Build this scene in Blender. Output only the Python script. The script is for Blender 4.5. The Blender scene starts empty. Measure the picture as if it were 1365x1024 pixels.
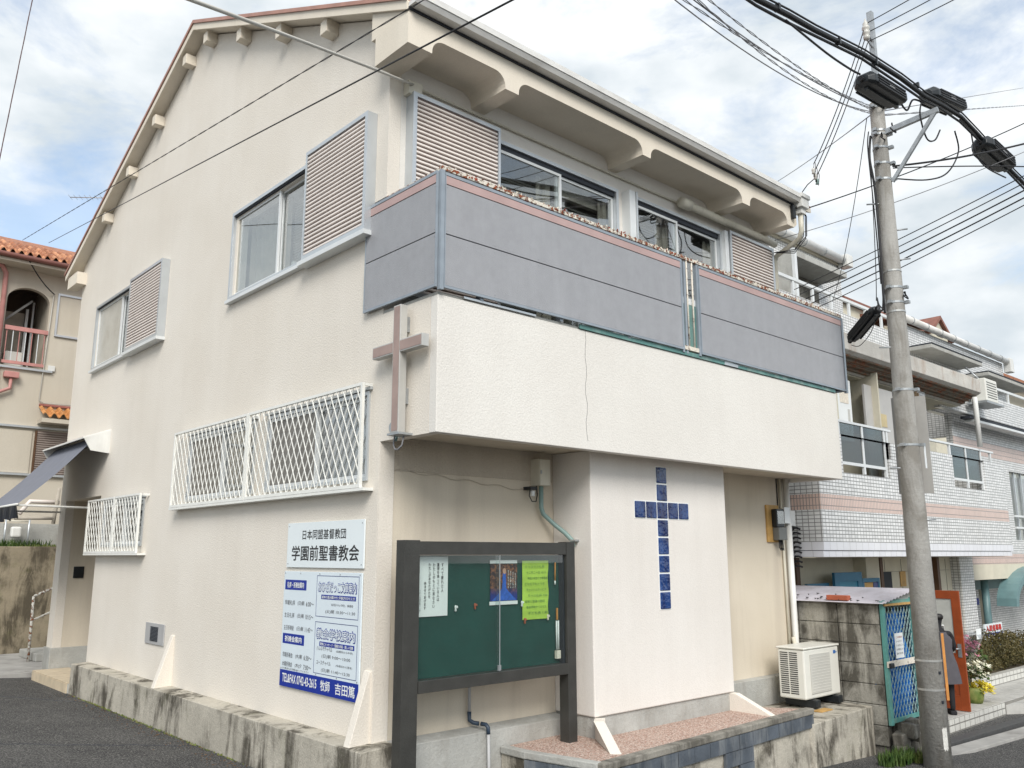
import bpy, bmesh, math, random
from mathutils import Vector, Matrix
random.seed(7)
SC = bpy.context.scene
COL = SC.collection
# ---------------------------------------------------------------- camera
cd = bpy.data.cameras.new('camera'); cam = bpy.data.objects.new('camera', cd); COL.objects.link(cam)
cd.sensor_fit = 'HORIZONTAL'; cd.sensor_width = 36; cd.lens = 29.972; cd.clip_start = 0.05; cd.clip_end = 3000
yaw, pit, rol = map(math.radians, (42.169, 11.332, -0.1))
fw = Vector((math.sin(yaw)*math.cos(pit), math.cos(yaw)*math.cos(pit), math.sin(pit)))
rt = fw.cross(Vector((0, 0, 1))).normalized(); up = rt.cross(fw)
r2 = rt*math.cos(rol)+up*math.sin(rol); u2 = -rt*math.sin(rol)+up*math.cos(rol)
cam.matrix_world = Matrix(((r2.x, u2.x, -fw.x, -4.606), (r2.y, u2.y, -fw.y, -7.02), (r2.z, u2.z, -fw.z, 1.6), (0, 0, 0, 1)))
SC.camera = cam
# ---------------------------------------------------------------- world, sun, exposure
SUN_EL, SUN_AZ = 40, 215          # azimuth clockwise from +Y (towards the sun)
W = bpy.data.worlds.new('World'); SC.world = W; W.use_nodes = True
nt = W.node_tree; nt.nodes.clear()
def wn(t, **k):
    n = nt.nodes.new(t)
    for a, b in k.items(): setattr(n, a, b)
    return n
sky = wn('ShaderNodeTexSky', sky_type='NISHITA', sun_disc=False, sun_elevation=math.radians(SUN_EL), sun_rotation=math.radians(SUN_AZ), air_density=1.0, dust_density=1.5, ozone_density=1.5)
tc = wn('ShaderNodeTexCoord'); mp = wn('ShaderNodeMapping'); mp.inputs['Scale'].default_value = (1, 1, 2.0); mp.inputs['Location'].default_value = (0.35, 0.2, 0.1)
nz = wn('ShaderNodeTexNoise'); nz.inputs['Scale'].default_value = 4.6; nz.inputs['Detail'].default_value = 9; nz.inputs['Roughness'].default_value = .60; nz.inputs['Distortion'].default_value = .25
rp = wn('ShaderNodeValToRGB'); rp.color_ramp.elements[0].position = .36; rp.color_ramp.elements[1].position = .53
rp.color_ramp.elements[0].color = (.36, .36, .36, 1); rp.color_ramp.elements[1].color = (1, 1, 1, 1)
n2 = wn('ShaderNodeTexNoise'); n2.inputs['Scale'].default_value = 5.2; n2.inputs['Detail'].default_value = 6
rp2 = wn('ShaderNodeValToRGB'); rp2.color_ramp.elements[0].position = .38; rp2.color_ramp.elements[1].position = .60
rp2.color_ramp.elements[0].color = (5.3, 5.85, 6.25, 1); rp2.color_ramp.elements[1].color = (8.0, 8.2, 8.3, 1)
mx = wn('ShaderNodeMix', data_type='RGBA'); bg = wn('ShaderNodeBackground'); bg.inputs[1].default_value = 0.086; wo = wn('ShaderNodeOutputWorld')
tint = wn('ShaderNodeMix', data_type='RGBA', blend_type='MULTIPLY'); tint.inputs[0].default_value = 1; tint.inputs[7].default_value = (1.7, 1.75, 1.7, 1)
L = nt.links.new
L(tc.outputs['Generated'], mp.inputs['Vector']); L(mp.outputs[0], nz.inputs['Vector']); L(nz.outputs['Fac'], rp.inputs[0]); L(mp.outputs[0], n2.inputs['Vector']); L(n2.outputs['Fac'], rp2.inputs[0])
L(sky.outputs[0], tint.inputs[6]); L(rp.outputs[0], mx.inputs[0]); L(tint.outputs[2], mx.inputs[6]); L(rp2.outputs[0], mx.inputs[7]); L(mx.outputs[2], bg.inputs[0]); L(bg.outputs[0], wo.inputs[0])
sl = bpy.data.lights.new('sun', 'SUN'); sl.energy = 2.0; sl.angle = math.radians(28); sl.color = (1, .965, .915)
so = bpy.data.objects.new('sun', sl); COL.objects.link(so)
a, e = math.radians(SUN_AZ), math.radians(SUN_EL)
so.rotation_euler = Vector((-math.sin(a)*math.cos(e), -math.cos(a)*math.cos(e), -math.sin(e))).to_track_quat('-Z', 'Y').to_euler()
SC.view_settings.view_transform = 'Standard'; SC.view_settings.look = 'None'; SC.view_settings.exposure = 0.66; SC.view_settings.gamma = 1
# ---------------------------------------------------------------- materials
def srgb(r, g, b): return tuple(((c/255)/12.92 if c/255 <= .04045 else ((c/255+.055)/1.055)**2.4) for c in (r, g, b))
class NM:
    def __init__(s, name, rough=.7, metal=0, spec=.4):
        s.m = bpy.data.materials.new(name); s.m.use_nodes = True; s.t = s.m.node_tree; s.b = s.t.nodes['Principled BSDF']
        s.b.inputs['Roughness'].default_value = rough; s.b.inputs['Metallic'].default_value = metal; s.b.inputs['Specular IOR Level'].default_value = spec
        s.pos = s.n('ShaderNodeNewGeometry').outputs['Position']; s.col = None; s.h = None
    def n(s, t, **k):
        n = s.t.nodes.new(t)
        for a, b in k.items(): setattr(n, a, b)
        return n
    def l(s, a, b): s.t.links.new(a, b)
    def vec(s, sx, sy, sz, src=None):
        m = s.n('ShaderNodeMapping'); m.inputs['Scale'].default_value = (sx, sy, sz); s.l(src or s.pos, m.inputs[0]); return m.outputs[0]
    def noise(s, scale, detail=4, rough=.55, vec=None, dist=0):
        n = s.n('ShaderNodeTexNoise'); n.inputs['Scale'].default_value = scale; n.inputs['Detail'].default_value = detail; n.inputs['Roughness'].default_value = rough; n.inputs['Distortion'].default_value = dist
        s.l(vec or s.pos, n.inputs['Vector']); return n.outputs['Fac']
    def ramp(s, f, a, b, va=0., vb=1.):
        r = s.n('ShaderNodeMapRange', clamp=True); s.l(f, r.inputs[0])
        for i, v in zip((1, 2, 3, 4), (a, b, va, vb)): r.inputs[i].default_value = v
        return r.outputs[0]
    def mul(s, a, b):
        m = s.n('ShaderNodeMath', operation='MULTIPLY'); s.l(a, m.inputs[0])
        if isinstance(b, (int, float)): m.inputs[1].default_value = b
        else: s.l(b, m.inputs[1])
        return m.outputs[0]
    def mix(s, f, a, b):
        m = s.n('ShaderNodeMix', data_type='RGBA')
        for i, v in ((0, f), (6, a), (7, b)):
            if hasattr(v, 'is_output'): s.l(v, m.inputs[i])
            elif i == 0: m.inputs[0].default_value = v
            else: m.inputs[i].default_value = (*v[:3], 1)
        return m.outputs[2]
    def fin(s, col, h=None, dist=.01, strength=1.):
        if hasattr(col, 'is_output'): s.l(col, s.b.inputs['Base Color'])
        else: s.b.inputs['Base Color'].default_value = (*col[:3], 1)
        if h is not None:
            b = s.n('ShaderNodeBump'); b.inputs['Distance'].default_value = dist; b.inputs['Strength'].default_value = strength; s.l(h, b.inputs['Height']); s.l(b.outputs[0], s.b.inputs['Normal'])
        return s.m
MC = {}
def simple(name, col, rough=.6, var=.1, vs=4, bump=0, bs=60, metal=0, spec=.4, dirt=None, damt=.4, dscale=(6, 6, .7)):
    if name in MC: return MC[name]
    k = NM(name, rough, metal, spec)
    c = k.mix(k.ramp(k.noise(vs, 5), .3, .7), tuple(x*(1-var) for x in col), tuple(min(1, x*(1+var)) for x in col))
    if dirt:
        f = k.mul(k.ramp(k.noise(1, 6, .62, k.vec(*dscale)), .48, .72), damt); c = k.mix(f, c, dirt)
    h = k.noise(bs, 3) if bump else None
    MC[name] = k.fin(c, h, bump or .01); return MC[name]
def stucco(name, col, col2, bump=.012, bs=48, dirt=(.32, .27, .22), damt=.25):
    k = NM(name, .88, 0, .25)
    c = k.mix(k.ramp(k.noise(.8, 6), .35, .68), col, col2)
    st = k.ramp(k.noise(1, 5, .6, k.vec(3.2, 3.2, .28)), .46, .74)
    c = k.mix(k.mul(st, damt), c, dirt)
    fine = k.noise(bs, 2, .5)
    c = k.mix(k.mul(k.ramp(fine, .35, .62, 1, 0), .10), c, tuple(x*.55 for x in col))
    return k.fin(c, fine, bump, .6)
WHITEW = stucco('stucco_pinkish_white', (.735, .68, .60), (.78, .73, .655), bump=.007, bs=55, damt=.05)
WHITE2 = stucco('stucco_cream_white', (.735, .705, .655), (.775, .75, .70), bump=.006, bs=60, damt=.05)
BAYM = stucco('stucco_bay_fine', (.73, .69, .64), (.77, .735, .69), bump=.004, bs=75, damt=.08)
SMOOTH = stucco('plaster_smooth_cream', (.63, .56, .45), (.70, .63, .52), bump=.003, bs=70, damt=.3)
ROUGHB = stucco('rough_plaster_beige', (.50, .44, .36), (.58, .52, .43), bump=.02, bs=60, damt=.3)
EAVE = stucco('plaster_eave_beige', (.74, .67, .56), (.78, .715, .61), bump=.003, bs=60, damt=.12)
def concrete(name, base=(.42, .40, .36), dark=(.07, .062, .05), amt=.8, moss=.35, dens=.46):
    k = NM(name, .9, 0, .2)
    c = k.mix(k.ramp(k.noise(2.2, 8, .65), .3, .7), tuple(x*.72 for x in base), base)
    st = k.ramp(k.mul(k.noise(1, 9, .72, k.vec(3.1, 3.1, .75), 1.2), k.ramp(k.noise(1.7, 5, .6), .3, .62, .72, 1.22)), dens, dens+.2)
    c = k.mix(k.mul(st, amt), c, dark)
    if moss:
        ms = k.ramp(k.noise(3.1, 7, .7), .56, .72); c = k.mix(k.mul(ms, moss), c, (.11, .12, .035))
    c = k.mix(k.ramp(k.noise(70, 3), .4, .75, 0, .25), c, dark)
    return k.fin(c, k.noise(26, 7, .65), .012, .9)
CONC_ST = concrete('concrete_stained', (.56, .52, .44), (.05, .043, .032), .88, .25, .475)
CONC_WET = concrete('concrete_retaining_mossy', (.33, .28, .20), (.06, .05, .035), .85, .3, .45)
CONC_GREY = concrete('mortar_grey', (.50, .50, .47), (.25, .23, .2), .35, .05, .5)
CONC_SLAB = concrete('canopy_slab_concrete', (.66, .645, .60), (.34, .22, .14), .5, 0, .55)
BLOCKM = concrete('block_wall_concrete', (.42, .40, .35), (.05, .045, .035), .85, .2, .44)
POLEM = concrete('pole_concrete', (.41, .40, .375), (.17, .155, .13), .6, 0, .47)
COPING = concrete('coping_dirty', (.33, .31, .27), (.06, .055, .045), .7, .2, .42)
SLATE = simple('slate_blue_grey', (.085, .10, .12), .6, .3, 3, .004, 40, dirt=(.26, .27, .27), damt=.7, dscale=(7, 7, 1.4))
MORTARSTEP = simple('stone_dark_brown', (.12, .10, .075), .8, .4, 9, .01, 30)
def asphalt():
    k = NM('asphalt', .9, 0, .3)
    c = k.mix(k.ramp(k.noise(.9, 8, .7), .35, .7), (.050, .050, .052), (.125, .122, .118))
    c = k.mix(k.ramp(k.noise(38, 3, .8), .45, .56, .75, 0), c, (.018, .018, .018)); c = k.mix(k.ramp(k.noise(60, 2, .7, k.vec(1, 1, 1, None)), .54, .60, 0, .8), c, (.27, .26, .24))
    c = k.mix(k.ramp(k.noise(210, 2), .58, .74, 0, .7), c, (.22, .21, .2))
    c = k.mix(k.ramp(k.noise(5, 8, .75), .62, .75, 0, .5), c, (.03, .03, .028))
    return k.fin(c, k.noise(48, 5, .8), .02)
ASPH = asphalt()
def gravel():
    k = NM('pink_gravel_wash', .85, 0, .3)
    v = k.n('ShaderNodeTexVoronoi'); v.inputs['Scale'].default_value = 62; k.l(k.pos, v.inputs['Vector'])
    sp = k.n('ShaderNodeSeparateColor'); k.l(v.outputs['Color'], sp.inputs[0])
    c = k.mix(sp.outputs[0], (.44, .26, .20), (.70, .58, .50)); c = k.mix(k.ramp(v.outputs['Distance'], .45, .8, 0, .75), c, (.22, .15, .12))
    return k.fin(c, k.ramp(v.outputs['Distance'], 0, .8, 1, 0), .01)
GRAVEL = gravel()
def tilemat(name, col, col2, mortar, w=.105, h=.06, ms=.0065, off=0):
    k = NM(name, .28, 0, .5)
    s = k.n('ShaderNodeSeparateXYZ'); k.l(k.pos, s.inputs[0]); ad = k.n('ShaderNodeMath', operation='ADD'); k.l(s.outputs[0], ad.inputs[0]); k.l(s.outputs[1], ad.inputs[1])
    cb = k.n('ShaderNodeCombineXYZ'); k.l(ad.outputs[0], cb.inputs[0]); k.l(s.outputs[2], cb.inputs[1])
    b = k.n('ShaderNodeTexBrick', offset=off, squash=1.0); b.inputs['Scale'].default_value = 1; b.inputs['Brick Width'].default_value = w; b.inputs['Row Height'].default_value = h; b.inputs['Mortar Size'].default_value = ms; b.inputs['Mortar Smooth'].default_value = .2
    b.inputs['Color1'].default_value = (*col, 1); b.inputs['Color2'].default_value = (*col2, 1); b.inputs['Mortar'].default_value = (*mortar, 1); k.l(cb.outputs[0], b.inputs['Vector'])
    dirt = k.ramp(k.noise(1, 6, .6, k.vec(2, 2, .4)), .45, .75, 0, .22)
    return k.fin(k.mix(dirt, b.outputs['Color'], (.35, .33, .30)), k.ramp(b.outputs['Fac'], 0, 1, 1, 0), .006)
TILE = tilemat('white_wall_tile', (.64, .645, .64), (.82, .82, .81), (.24, .24, .235))
TILEP = tilemat('pink_wall_tile', (.66, .49, .42), (.73, .55, .48), (.30, .26, .25), .055, .125)
TILEL = tilemat('pale_ledge_tile', (.71, .715, .75), (.75, .755, .78), (.55, .55, .56), .22, .3, .006)
TILESMALL = tilemat('planter_tile', (.60, .59, .55), (.68, .67, .62), (.22, .21, .19), .21, .11, .009)
BEIGETILE = simple('beige_step_tile', (.60, .50, .36), .5, .12, 6, .002, 60)
PAVET = simple('paving_tile_grey', (.47, .46, .43), .6, .14, 5, .003, 50, dirt=(.2, .19, .17), damt=.5, dscale=(2, 2, 2))
ALU = simple('aluminium_silver', (.56, .59, .61), .35, .05, 4, metal=.55)
ALUW = simple('aluminium_pale', (.72, .74, .74), .4, .04, 4, metal=.15)
LATT = simple('lattice_white', (.80, .80, .76), .45, .05, 6)
SLATM = simple('shutter_slat_beige', (.78, .71, .66), .45, .05, 3)
SLATD = simple('shutter_gap_brown', (.26, .19, .165), .6, .1, 3)
PANEL = simple('balcony_panel_grey', (.325, .328, .345), .42, .05, 9, .003, 140, spec=.5, dirt=(.47, .48, .50), damt=.18, dscale=(5, 5, .6))
PANELF = simple('balcony_frame_grey', (.30, .34, .38), .4, .1, 5, metal=.2)
PINK = simple('balcony_trim_pink', (.47, .33, .31), .45, .08, 3)
SLATELIKE = None
SEAM = simple('seam_dark', (.03, .035, .045), .7, .1)
GREENP = simple('green_flashing', (.10, .24, .22), .35, .25, 3, dirt=(.5, .55, .5), damt=.4)
def rusty(name, base=(.78, .72, .62), rust=(.22, .035, .015), a=.50, b=.54, sc=22):
    k = NM(name, .8, 0, .3); nn = k.noise(sc, 6, .7); f = k.ramp(nn, a, b)
    c = k.mix(k.ramp(k.noise(60, 4), .4, .7), base, tuple(x*.8 for x in base)); c = k.mix(f, c, k.mix(k.ramp(k.noise(90, 4), .4, .6), rust, (.33, .12, .05)))
    return k.fin(c, f, .012)
RUSTY = rusty('rusty_peeling_paint'); RUSTB = rusty('rust_flecked_white', a=.60, b=.66, sc=16)
RUSTPURE = simple('rust_flake', (.26, .04, .018), .9, .4, 30, .004, 80)
FLAKE = simple('peeled_paint_cream', (.78, .71, .60), .7, .15, 30)
ROOFP = simple('roof_edge_pink', (.42, .22, .17), .55, .15, 4)
ROOFT = simple('roof_sheet_brown', (.30, .17, .14), .7, .2, 4)
def glassm(name, tint=(.8, .86, .86), refl=.07):
    m = bpy.data.materials.new(name); m.use_nodes = True; t = m.node_tree; t.nodes.clear()
    tr = t.nodes.new('ShaderNodeBsdfTransparent'); tr.inputs[0].default_value = (*tint, 1); gl = t.nodes.new('ShaderNodeBsdfGlossy'); gl.inputs['Roughness'].default_value = .012
    lw = t.nodes.new('ShaderNodeLayerWeight'); pw = t.nodes.new('ShaderNodeMath'); pw.operation = 'POWER'; pw.inputs[1].default_value = 3.2; ad = t.nodes.new('ShaderNodeMath'); ad.inputs[1].default_value = refl; ad.use_clamp = True
    mi = t.nodes.new('ShaderNodeMixShader'); o = t.nodes.new('ShaderNodeOutputMaterial')
    t.links.new(lw.outputs['Facing'], pw.inputs[0]); t.links.new(pw.outputs[0], ad.inputs[0]); t.links.new(ad.outputs[0], mi.inputs[0]); t.links.new(tr.outputs[0], mi.inputs[1]); t.links.new(gl.outputs[0], mi.inputs[2]); t.links.new(mi.outputs[0], o.inputs[0]); return m
GLASS = glassm('window_glass', (.90, .93, .93), .16); GLASSB = glassm('board_glass', (.95, .98, .97), .06)
def frosted():
    k = NM('frosted_glass_beige', .22, 0, .5); return k.fin(k.mix(k.ramp(k.noise(3, 2), .3, .7), (.44, .42, .37), (.53, .51, .46)), k.noise(200, 1), .001)
FROST = frosted()
def blueglass():
    k = NM('blue_glass_block', .08, 0, .8); n = k.noise(9, 3, .6, k.vec(1, 1, .35)); return k.fin(k.mix(k.ramp(n, .35, .68), (.003, .010, .07), (.014, .06, .22)), k.noise(14, 2), .012)
BLUEG = blueglass()
DARKIN = simple('interior_wall', (.26, .24, .20), .9, .2, 2)
CURT = simple('curtain_beige', (.42, .38, .32), .9, .15, 6)
CURTG = simple('curtain_grey', (.20, .20, .19), .9, .2, 6)
BLIND = simple('blind_slat', (.62, .60, .55), .5, .05)
DKMETAL = simple('dark_bronze_frame', (.058, .057, .052), .45, .15, 6, .002, 80, metal=.3)
GREENB = simple('green_felt_board', (.008, .062, .050), .85, .15, 4)
PAPER = simple('paper_white', (.80, .82, .81), .7, .03)
INK = simple('black_ink', (.03, .03, .032), .6, .05)
SIGNW = simple('sign_white', (.76, .82, .84), .35, .02, 2)
SIGNW2 = simple('sign_pale_blue_white', (.70, .78, .83), .35, .02, 2)
NAVY = simple('sign_blue', (.012, .035, .30), .35, .05)
NAVY2 = simple('sign_navy_line', (.05, .07, .20), .4, .05)
PIPEC = simple('pipe_cream', (.66, .63, .53), .45, .06, 4, dirt=(.3, .27, .2), damt=.3)
PIPEW = simple('pipe_white', (.72, .72, .69), .4, .05, 4, dirt=(.35, .33, .3), damt=.3)
GUTW = simple('gutter_white', (.72, .71, .68), .35, .05, 3, dirt=(.3, .28, .25), damt=.35, dscale=(3, 3, 8))
PIPEG = simple('conduit_green_grey', (.21, .31, .29), .4, .1)
PIPEGR = simple('pipe_grey', (.42, .42, .42), .4, .05); PIPED = simple('pipe_fitting_dark', (.035, .055, .085), .4, .1)
CROSSP = simple('cross_face_dusty_pink', (.34, .245, .215), .4, .12, 5); CROSSS = simple('cross_side_grey', (.52, .51, .48), .4, .08, metal=.3)
BLACK = simple('black_plastic', (.012, .015, .018), .38, .3, 8, spec=.5, dirt=(.05, .055, .055), damt=.2); RUBBER = simple('black_rubber', (.014, .014, .016), .6, .1)
WIRE = simple('wire_black', (.018, .018, .02), .55, .1); WIREG = simple('wire_grey', (.24, .24, .25), .5, .1); WIREL = simple('cable_pale', (.50, .48, .43), .5, .05)
STEEL = simple('galvanised_steel', (.40, .42, .43), .42, .15, 12, metal=.6); CERAM = simple('insulator_porcelain', (.55, .54, .50), .2, .05)
ACW = simple('ac_casing_ivory', (.73, .72, .66), .38, .03, 3); ACP = simple('ac_panel_grey', (.54, .53, .49), .4, .05, 3); ACD = simple('ac_slot_dark', (.03, .03, .03), .7, .1)
BLUEL = simple('blue_logo', (.03, .14, .42), .4, .05)
WOOD = simple('wood_plank_yellow', (.50, .30, .10), .6, .2, 8); WOODO = simple('wood_orange', (.55, .24, .06), .6, .2, 8)
TERRA = simple('terracotta_tile', (.34, .135, .065), .6, .45, 9, .004, 40); TERRAO = simple('orange_glazed_tile', (.52, .24, .085), .35, .3, 9)
NEIGH = stucco('neighbour_plaster_beige', (.52, .47, .385), (.57, .52, .435), bump=.002, bs=50, damt=.18)
PINKM = simple('pink_painted_metal', (.50, .235, .21), .45, .12, 6)
AWN = simple('awning_fabric_grey', (.17, .18, .215), .7, .06, 6); AWND = simple('awning_fabric_dark', (.02, .023, .03), .6, .1)
DOORO = simple('door_orange_brown', (.30, .065, .02), .38, .12, 6)
BLUEF = simple('blue_frame', (.03, .15, .25), .45, .12); CREAMW = simple('cream_garage_wall', (.60, .56, .45), .8, .06)
BROWNP = simple('brown_post', (.10, .05, .025), .5, .1); TEAL = simple('teal_painted_metal', (.10, .30, .27), .45, .2, 8, dirt=(.35, .2, .1), damt=.3)
TEALC = simple('canopy_blue_green', (.14, .24, .25), .4, .1, 5); TARP = simple('blue_tarp', (.02, .16, .50), .4, .25, 4, .03, 5)
CORR = simple('corrugated_sheet_lilac', (.50, .48, .52), .5, .1, 3, dirt=(.25, .2, .18), damt=.3)
BRICKR = simple('red_brick', (.38, .10, .05), .7, .15); SKIN = simple('skin', (.52, .31, .22), .5, .04); HAIR = simple('hair_black', (.012, .01, .01), .5, .1)
APRON = simple('apron_grey', (.085, .08, .09), .8, .1, 10); CLOTHB = simple('clothes_black', (.015, .015, .018), .8, .1); CLOTHW = simple('cloth_white', (.7, .7, .68), .8, .05)
PAVE = simple('pavement_concrete', (.36, .35, .33), .85, .15, 3, .004, 60, dirt=(.12, .11, .10), damt=.5, dscale=(2, 2, 2))
DRAIN = simple('drain_grate_dark', (.07, .07, .07), .6, .2, 20)
SOIL = simple('soil', (.10, .08, .05), .95, .3, 10, .02, 30)
def leafm(name, a, b):
    k = NM(name, .6, 0, .3); oi = k.noise(9, 3); return k.fin(k.mix(k.ramp(oi, .35, .65), a, b))
LEAF = leafm('leaf_green', (.025, .06, .012), (.075, .12, .025)); HEDGE = leafm('hedge_leaf_brown_green', (.055, .055, .02), (.13, .10, .035)); WEED = leafm('weed_yellow_green', (.10, .15, .03), (.22, .23, .07))
YELF = simple('petal_yellow', (.75, .62, .06), .6, .1, 20); WHF = simple('petal_cream', (.80, .78, .62), .6, .05, 20); PKF = simple('petal_pink', (.70, .28, .38), .6, .1, 20)
# ---------------------------------------------------------------- mesh helpers
SIDE = lambda u, w, z: (-w, u, z)        # on the side wall: u = y, w = outwards (-x)
FRONT = lambda u, w, z: (u, -w, z)       # on the facade: u = x, w = outwards (-y)
IDN = lambda x, y, z: (x, y, z)
class MB:
    def __init__(s, T=IDN): s.v = []; s.f = []; s.T = T
    def add(s, vs, fs):
        o = len(s.v); s.v += [s.T(*p) for p in vs]; s.f += [[o+i for i in q] for q in fs]; return s
    def box(s, a0, a1, b0, b1, c0, c1):
        return s.add([(x, y, z) for x in (a0, a1) for y in (b0, b1) for z in (c0, c1)], [(0, 1, 3, 2), (4, 6, 7, 5), (0, 4, 5, 1), (2, 3, 7, 6), (0, 2, 6, 4), (1, 5, 7, 3)])
    def quad(s, *p): return s.add(p, [tuple(range(len(p)))])
    def prism(s, poly, ax, a, b):
        n = len(poly)
        def P(p, v): return (v, p[0], p[1]) if ax == 0 else ((p[0], v, p[1]) if ax == 1 else (p[0], p[1], v))
        return s.add([P(p, a) for p in poly]+[P(p, b) for p in poly], [tuple(range(n)), tuple(range(2*n-1, n-1, -1))]+[(i, (i+1) % n, n+(i+1) % n, n+i) for i in range(n)])
    def beam(s, p, q, w, h, upv=(0, 0, 1)):
        p = Vector(p); q = Vector(q); d = (q-p).normalized(); x = d.cross(Vector(upv))
        if x.length < 1e-4: x = d.cross(Vector((1, 0, 0)))
        x.normalize(); y = x.cross(d); x *= w/2; y *= h/2
        vs = [tuple(c+i*x+j*y) for c in (p, q) for i, j in ((-1, -1), (1, -1), (1, 1), (-1, 1))]
        return s.add(vs, [(0, 1, 2, 3), (7, 6, 5, 4), (0, 4, 5, 1), (1, 5, 6, 2), (2, 6, 7, 3), (3, 7, 4, 0)])
    def tube(s, pts, r, n=8, cap=True):
        pts = [Vector(p) for p in pts]; rs = r if isinstance(r, (list, tuple)) else [r]*len(pts)
        d0 = (pts[1]-pts[0]).normalized(); x = d0.cross(Vector((0, 0, 1)))
        if x.length < 1e-3: x = Vector((1, 0, 0))
        x.normalize(); vs = []
        for i, p in enumerate(pts):
            d = ((pts[min(i+1, len(pts)-1)]-p).normalized()+(p-pts[max(i-1, 0)]).normalized())
            d = d.normalized() if d.length > 1e-6 else d0
            x = (x-d*x.dot(d)).normalized(); y = d.cross(x)
            vs += [tuple(p+(x*math.cos(t*2*math.pi/n)+y*math.sin(t*2*math.pi/n))*rs[i]) for t in range(n)]
        fs = [(i*n+j, i*n+(j+1) % n, (i+1)*n+(j+1) % n, (i+1)*n+j) for i in range(len(pts)-1) for j in range(n)]
        if cap: fs += [tuple(range(n)), tuple((len(pts)-1)*n+j for j in range(n))]
        return s.add(vs, fs)
    def lathe(s, c, prof, n=12):
        vs = [(c[0]+r*math.cos(t*2*math.pi/n), c[1]+r*math.sin(t*2*math.pi/n), c[2]+z) for r, z in prof for t in range(n)]
        return s.add(vs, [(i*n+j, i*n+(j+1) % n, (i+1)*n+(j+1) % n, (i+1)*n+j) for i in range(len(prof)-1) for j in range(n)]+[tuple(range(n)), tuple((len(prof)-1)*n+j for j in range(n))])
    def build(s, name, m, parent=None, bevel=0, smooth=False, kind=None):
        off = Vector((0, 0, 0)); p = parent
        while p is not None: off += p.location; p = p.parent
        me = bpy.data.meshes.new(name); me.from_pydata([tuple(Vector(v)-off) for v in s.v], [], s.f)
        bm = bmesh.new(); bm.from_mesh(me); bmesh.ops.recalc_face_normals(bm, faces=bm.faces)
        if bevel: bmesh.ops.bevel(bm, geom=list(bm.edges), offset=bevel, segments=2, affect='EDGES', profile=.5, clamp_overlap=True)
        bm.to_mesh(me); bm.free(); me.materials.append(m)
        if smooth:
            for q in me.polygons: q.use_smooth = True
        o = bpy.data.objects.new(name, me); COL.objects.link(o); o.parent = parent
        if kind: o['kind'] = kind
        return o
def tag(o, label=None, cat=None, group=None, kind=None):
    if label: o['label'] = label
    if cat: o['category'] = cat
    if group: o['group'] = group
    if kind: o['kind'] = kind
    return o
def thing(name, label, cat, loc, group=None):
    o = bpy.data.objects.new(name, None); o.empty_display_size = .1; COL.objects.link(o); o.location = loc; return tag(o, label, cat, group)
def Bx(name, m, par, T, *b, bevel=0): return MB(T).box(*b).build(name, m, par, bevel)
def Tb(name, m, par, pts, r, n=8, T=IDN):
    return MB(T).tube(pts, r, n).build(name, m, par, smooth=True)
def arc(c, r, a0, a1, n, f): return [f(c[0]+r*math.cos(a0+(a1-a0)*i/n), c[1]+r*math.sin(a0+(a1-a0)*i/n)) for i in range(n+1)]
def clone(o, par, loc=None):
    c = o.copy(); COL.objects.link(c); c.parent = par
    if loc is not None: c.location = loc
    return c
def text(body, T, u0, w, z0, h, m, par, out, flip=False, bold=0., thick=.0012, name='lettering'):
    """flat print: text fitted to the rectangle u0..u0+w (reading direction), z0..z0+h on wall T at distance out"""
    c = bpy.data.curves.new(name, 'FONT'); c.body = body; c.resolution_u = 2
    o = bpy.data.objects.new('tmp', c); COL.objects.link(o); bpy.context.view_layer.update()
    me0 = bpy.data.meshes.new_from_object(o.evaluated_get(bpy.context.evaluated_depsgraph_get()))
    xs = [v.co.x for v in me0.vertices]; ys = [v.co.y for v in me0.vertices]; x0, x1, y0, y1 = min(xs), max(xs), min(ys), max(ys)
    sg = -1 if flip else 1
    mb = MB(T); 
    for n_, (bx, by) in enumerate([(0, 0)] if bold <= 0 else [(-1, 0), (1, 0), (0, -1), (0, 1), (.7, .7), (-.7, .7), (.7, -.7), (-.7, -.7)]):
        mb.add([(u0+sg*(v.co.x+bx*bold-x0)/(x1-x0)*w, out+n_*.00012, z0+(v.co.y+by*bold-y0)/(y1-y0)*h) for v in me0.vertices], [tuple(p.vertices) for p in me0.polygons])
    COL.objects.unlink(o); bpy.data.objects.remove(o); bpy.data.curves.remove(c)
    r = mb.build(name, m, par); bpy.data.meshes.remove(me0); return r
def wall(name, T, u0, u1, z0, z1, holes, th, m, par, w=0.):
    us = sorted({u0, u1, *[h[0] for h in holes], *[h[1] for h in holes]}); zs = sorted({z0, z1, *[h[2] for h in holes], *[h[3] for h in holes]})
    mb = MB(T)
    for i in range(len(us)-1):
        for j in range(len(zs)-1):
            uc, zc = (us[i]+us[i+1])/2, (zs[j]+zs[j+1])/2
            if any(h[0] < uc < h[1] and h[2] < zc < h[3] for h in holes): continue
            for d in (w, w-th): mb.quad((us[i], d, zs[j]), (us[i+1], d, zs[j]), (us[i+1], d, zs[j+1]), (us[i], d, zs[j+1]))
    for a, b, c, d in [(u0, u1, z0, z1)]+list(holes):
        for (p, q) in (((a, c), (b, c)), ((b, c), (b, d)), ((b, d), (a, d)), ((a, d), (a, c))):
            if p[1] == q[1] == z0 and any(h[2] == z0 for h in holes): continue
            mb.quad((p[0], w, p[1]), (q[0], w, q[1]), (q[0], w-th, q[1]), (p[0], w-th, p[1]))
    bmo = mb.build(name, m, par)
    return bmo
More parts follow.
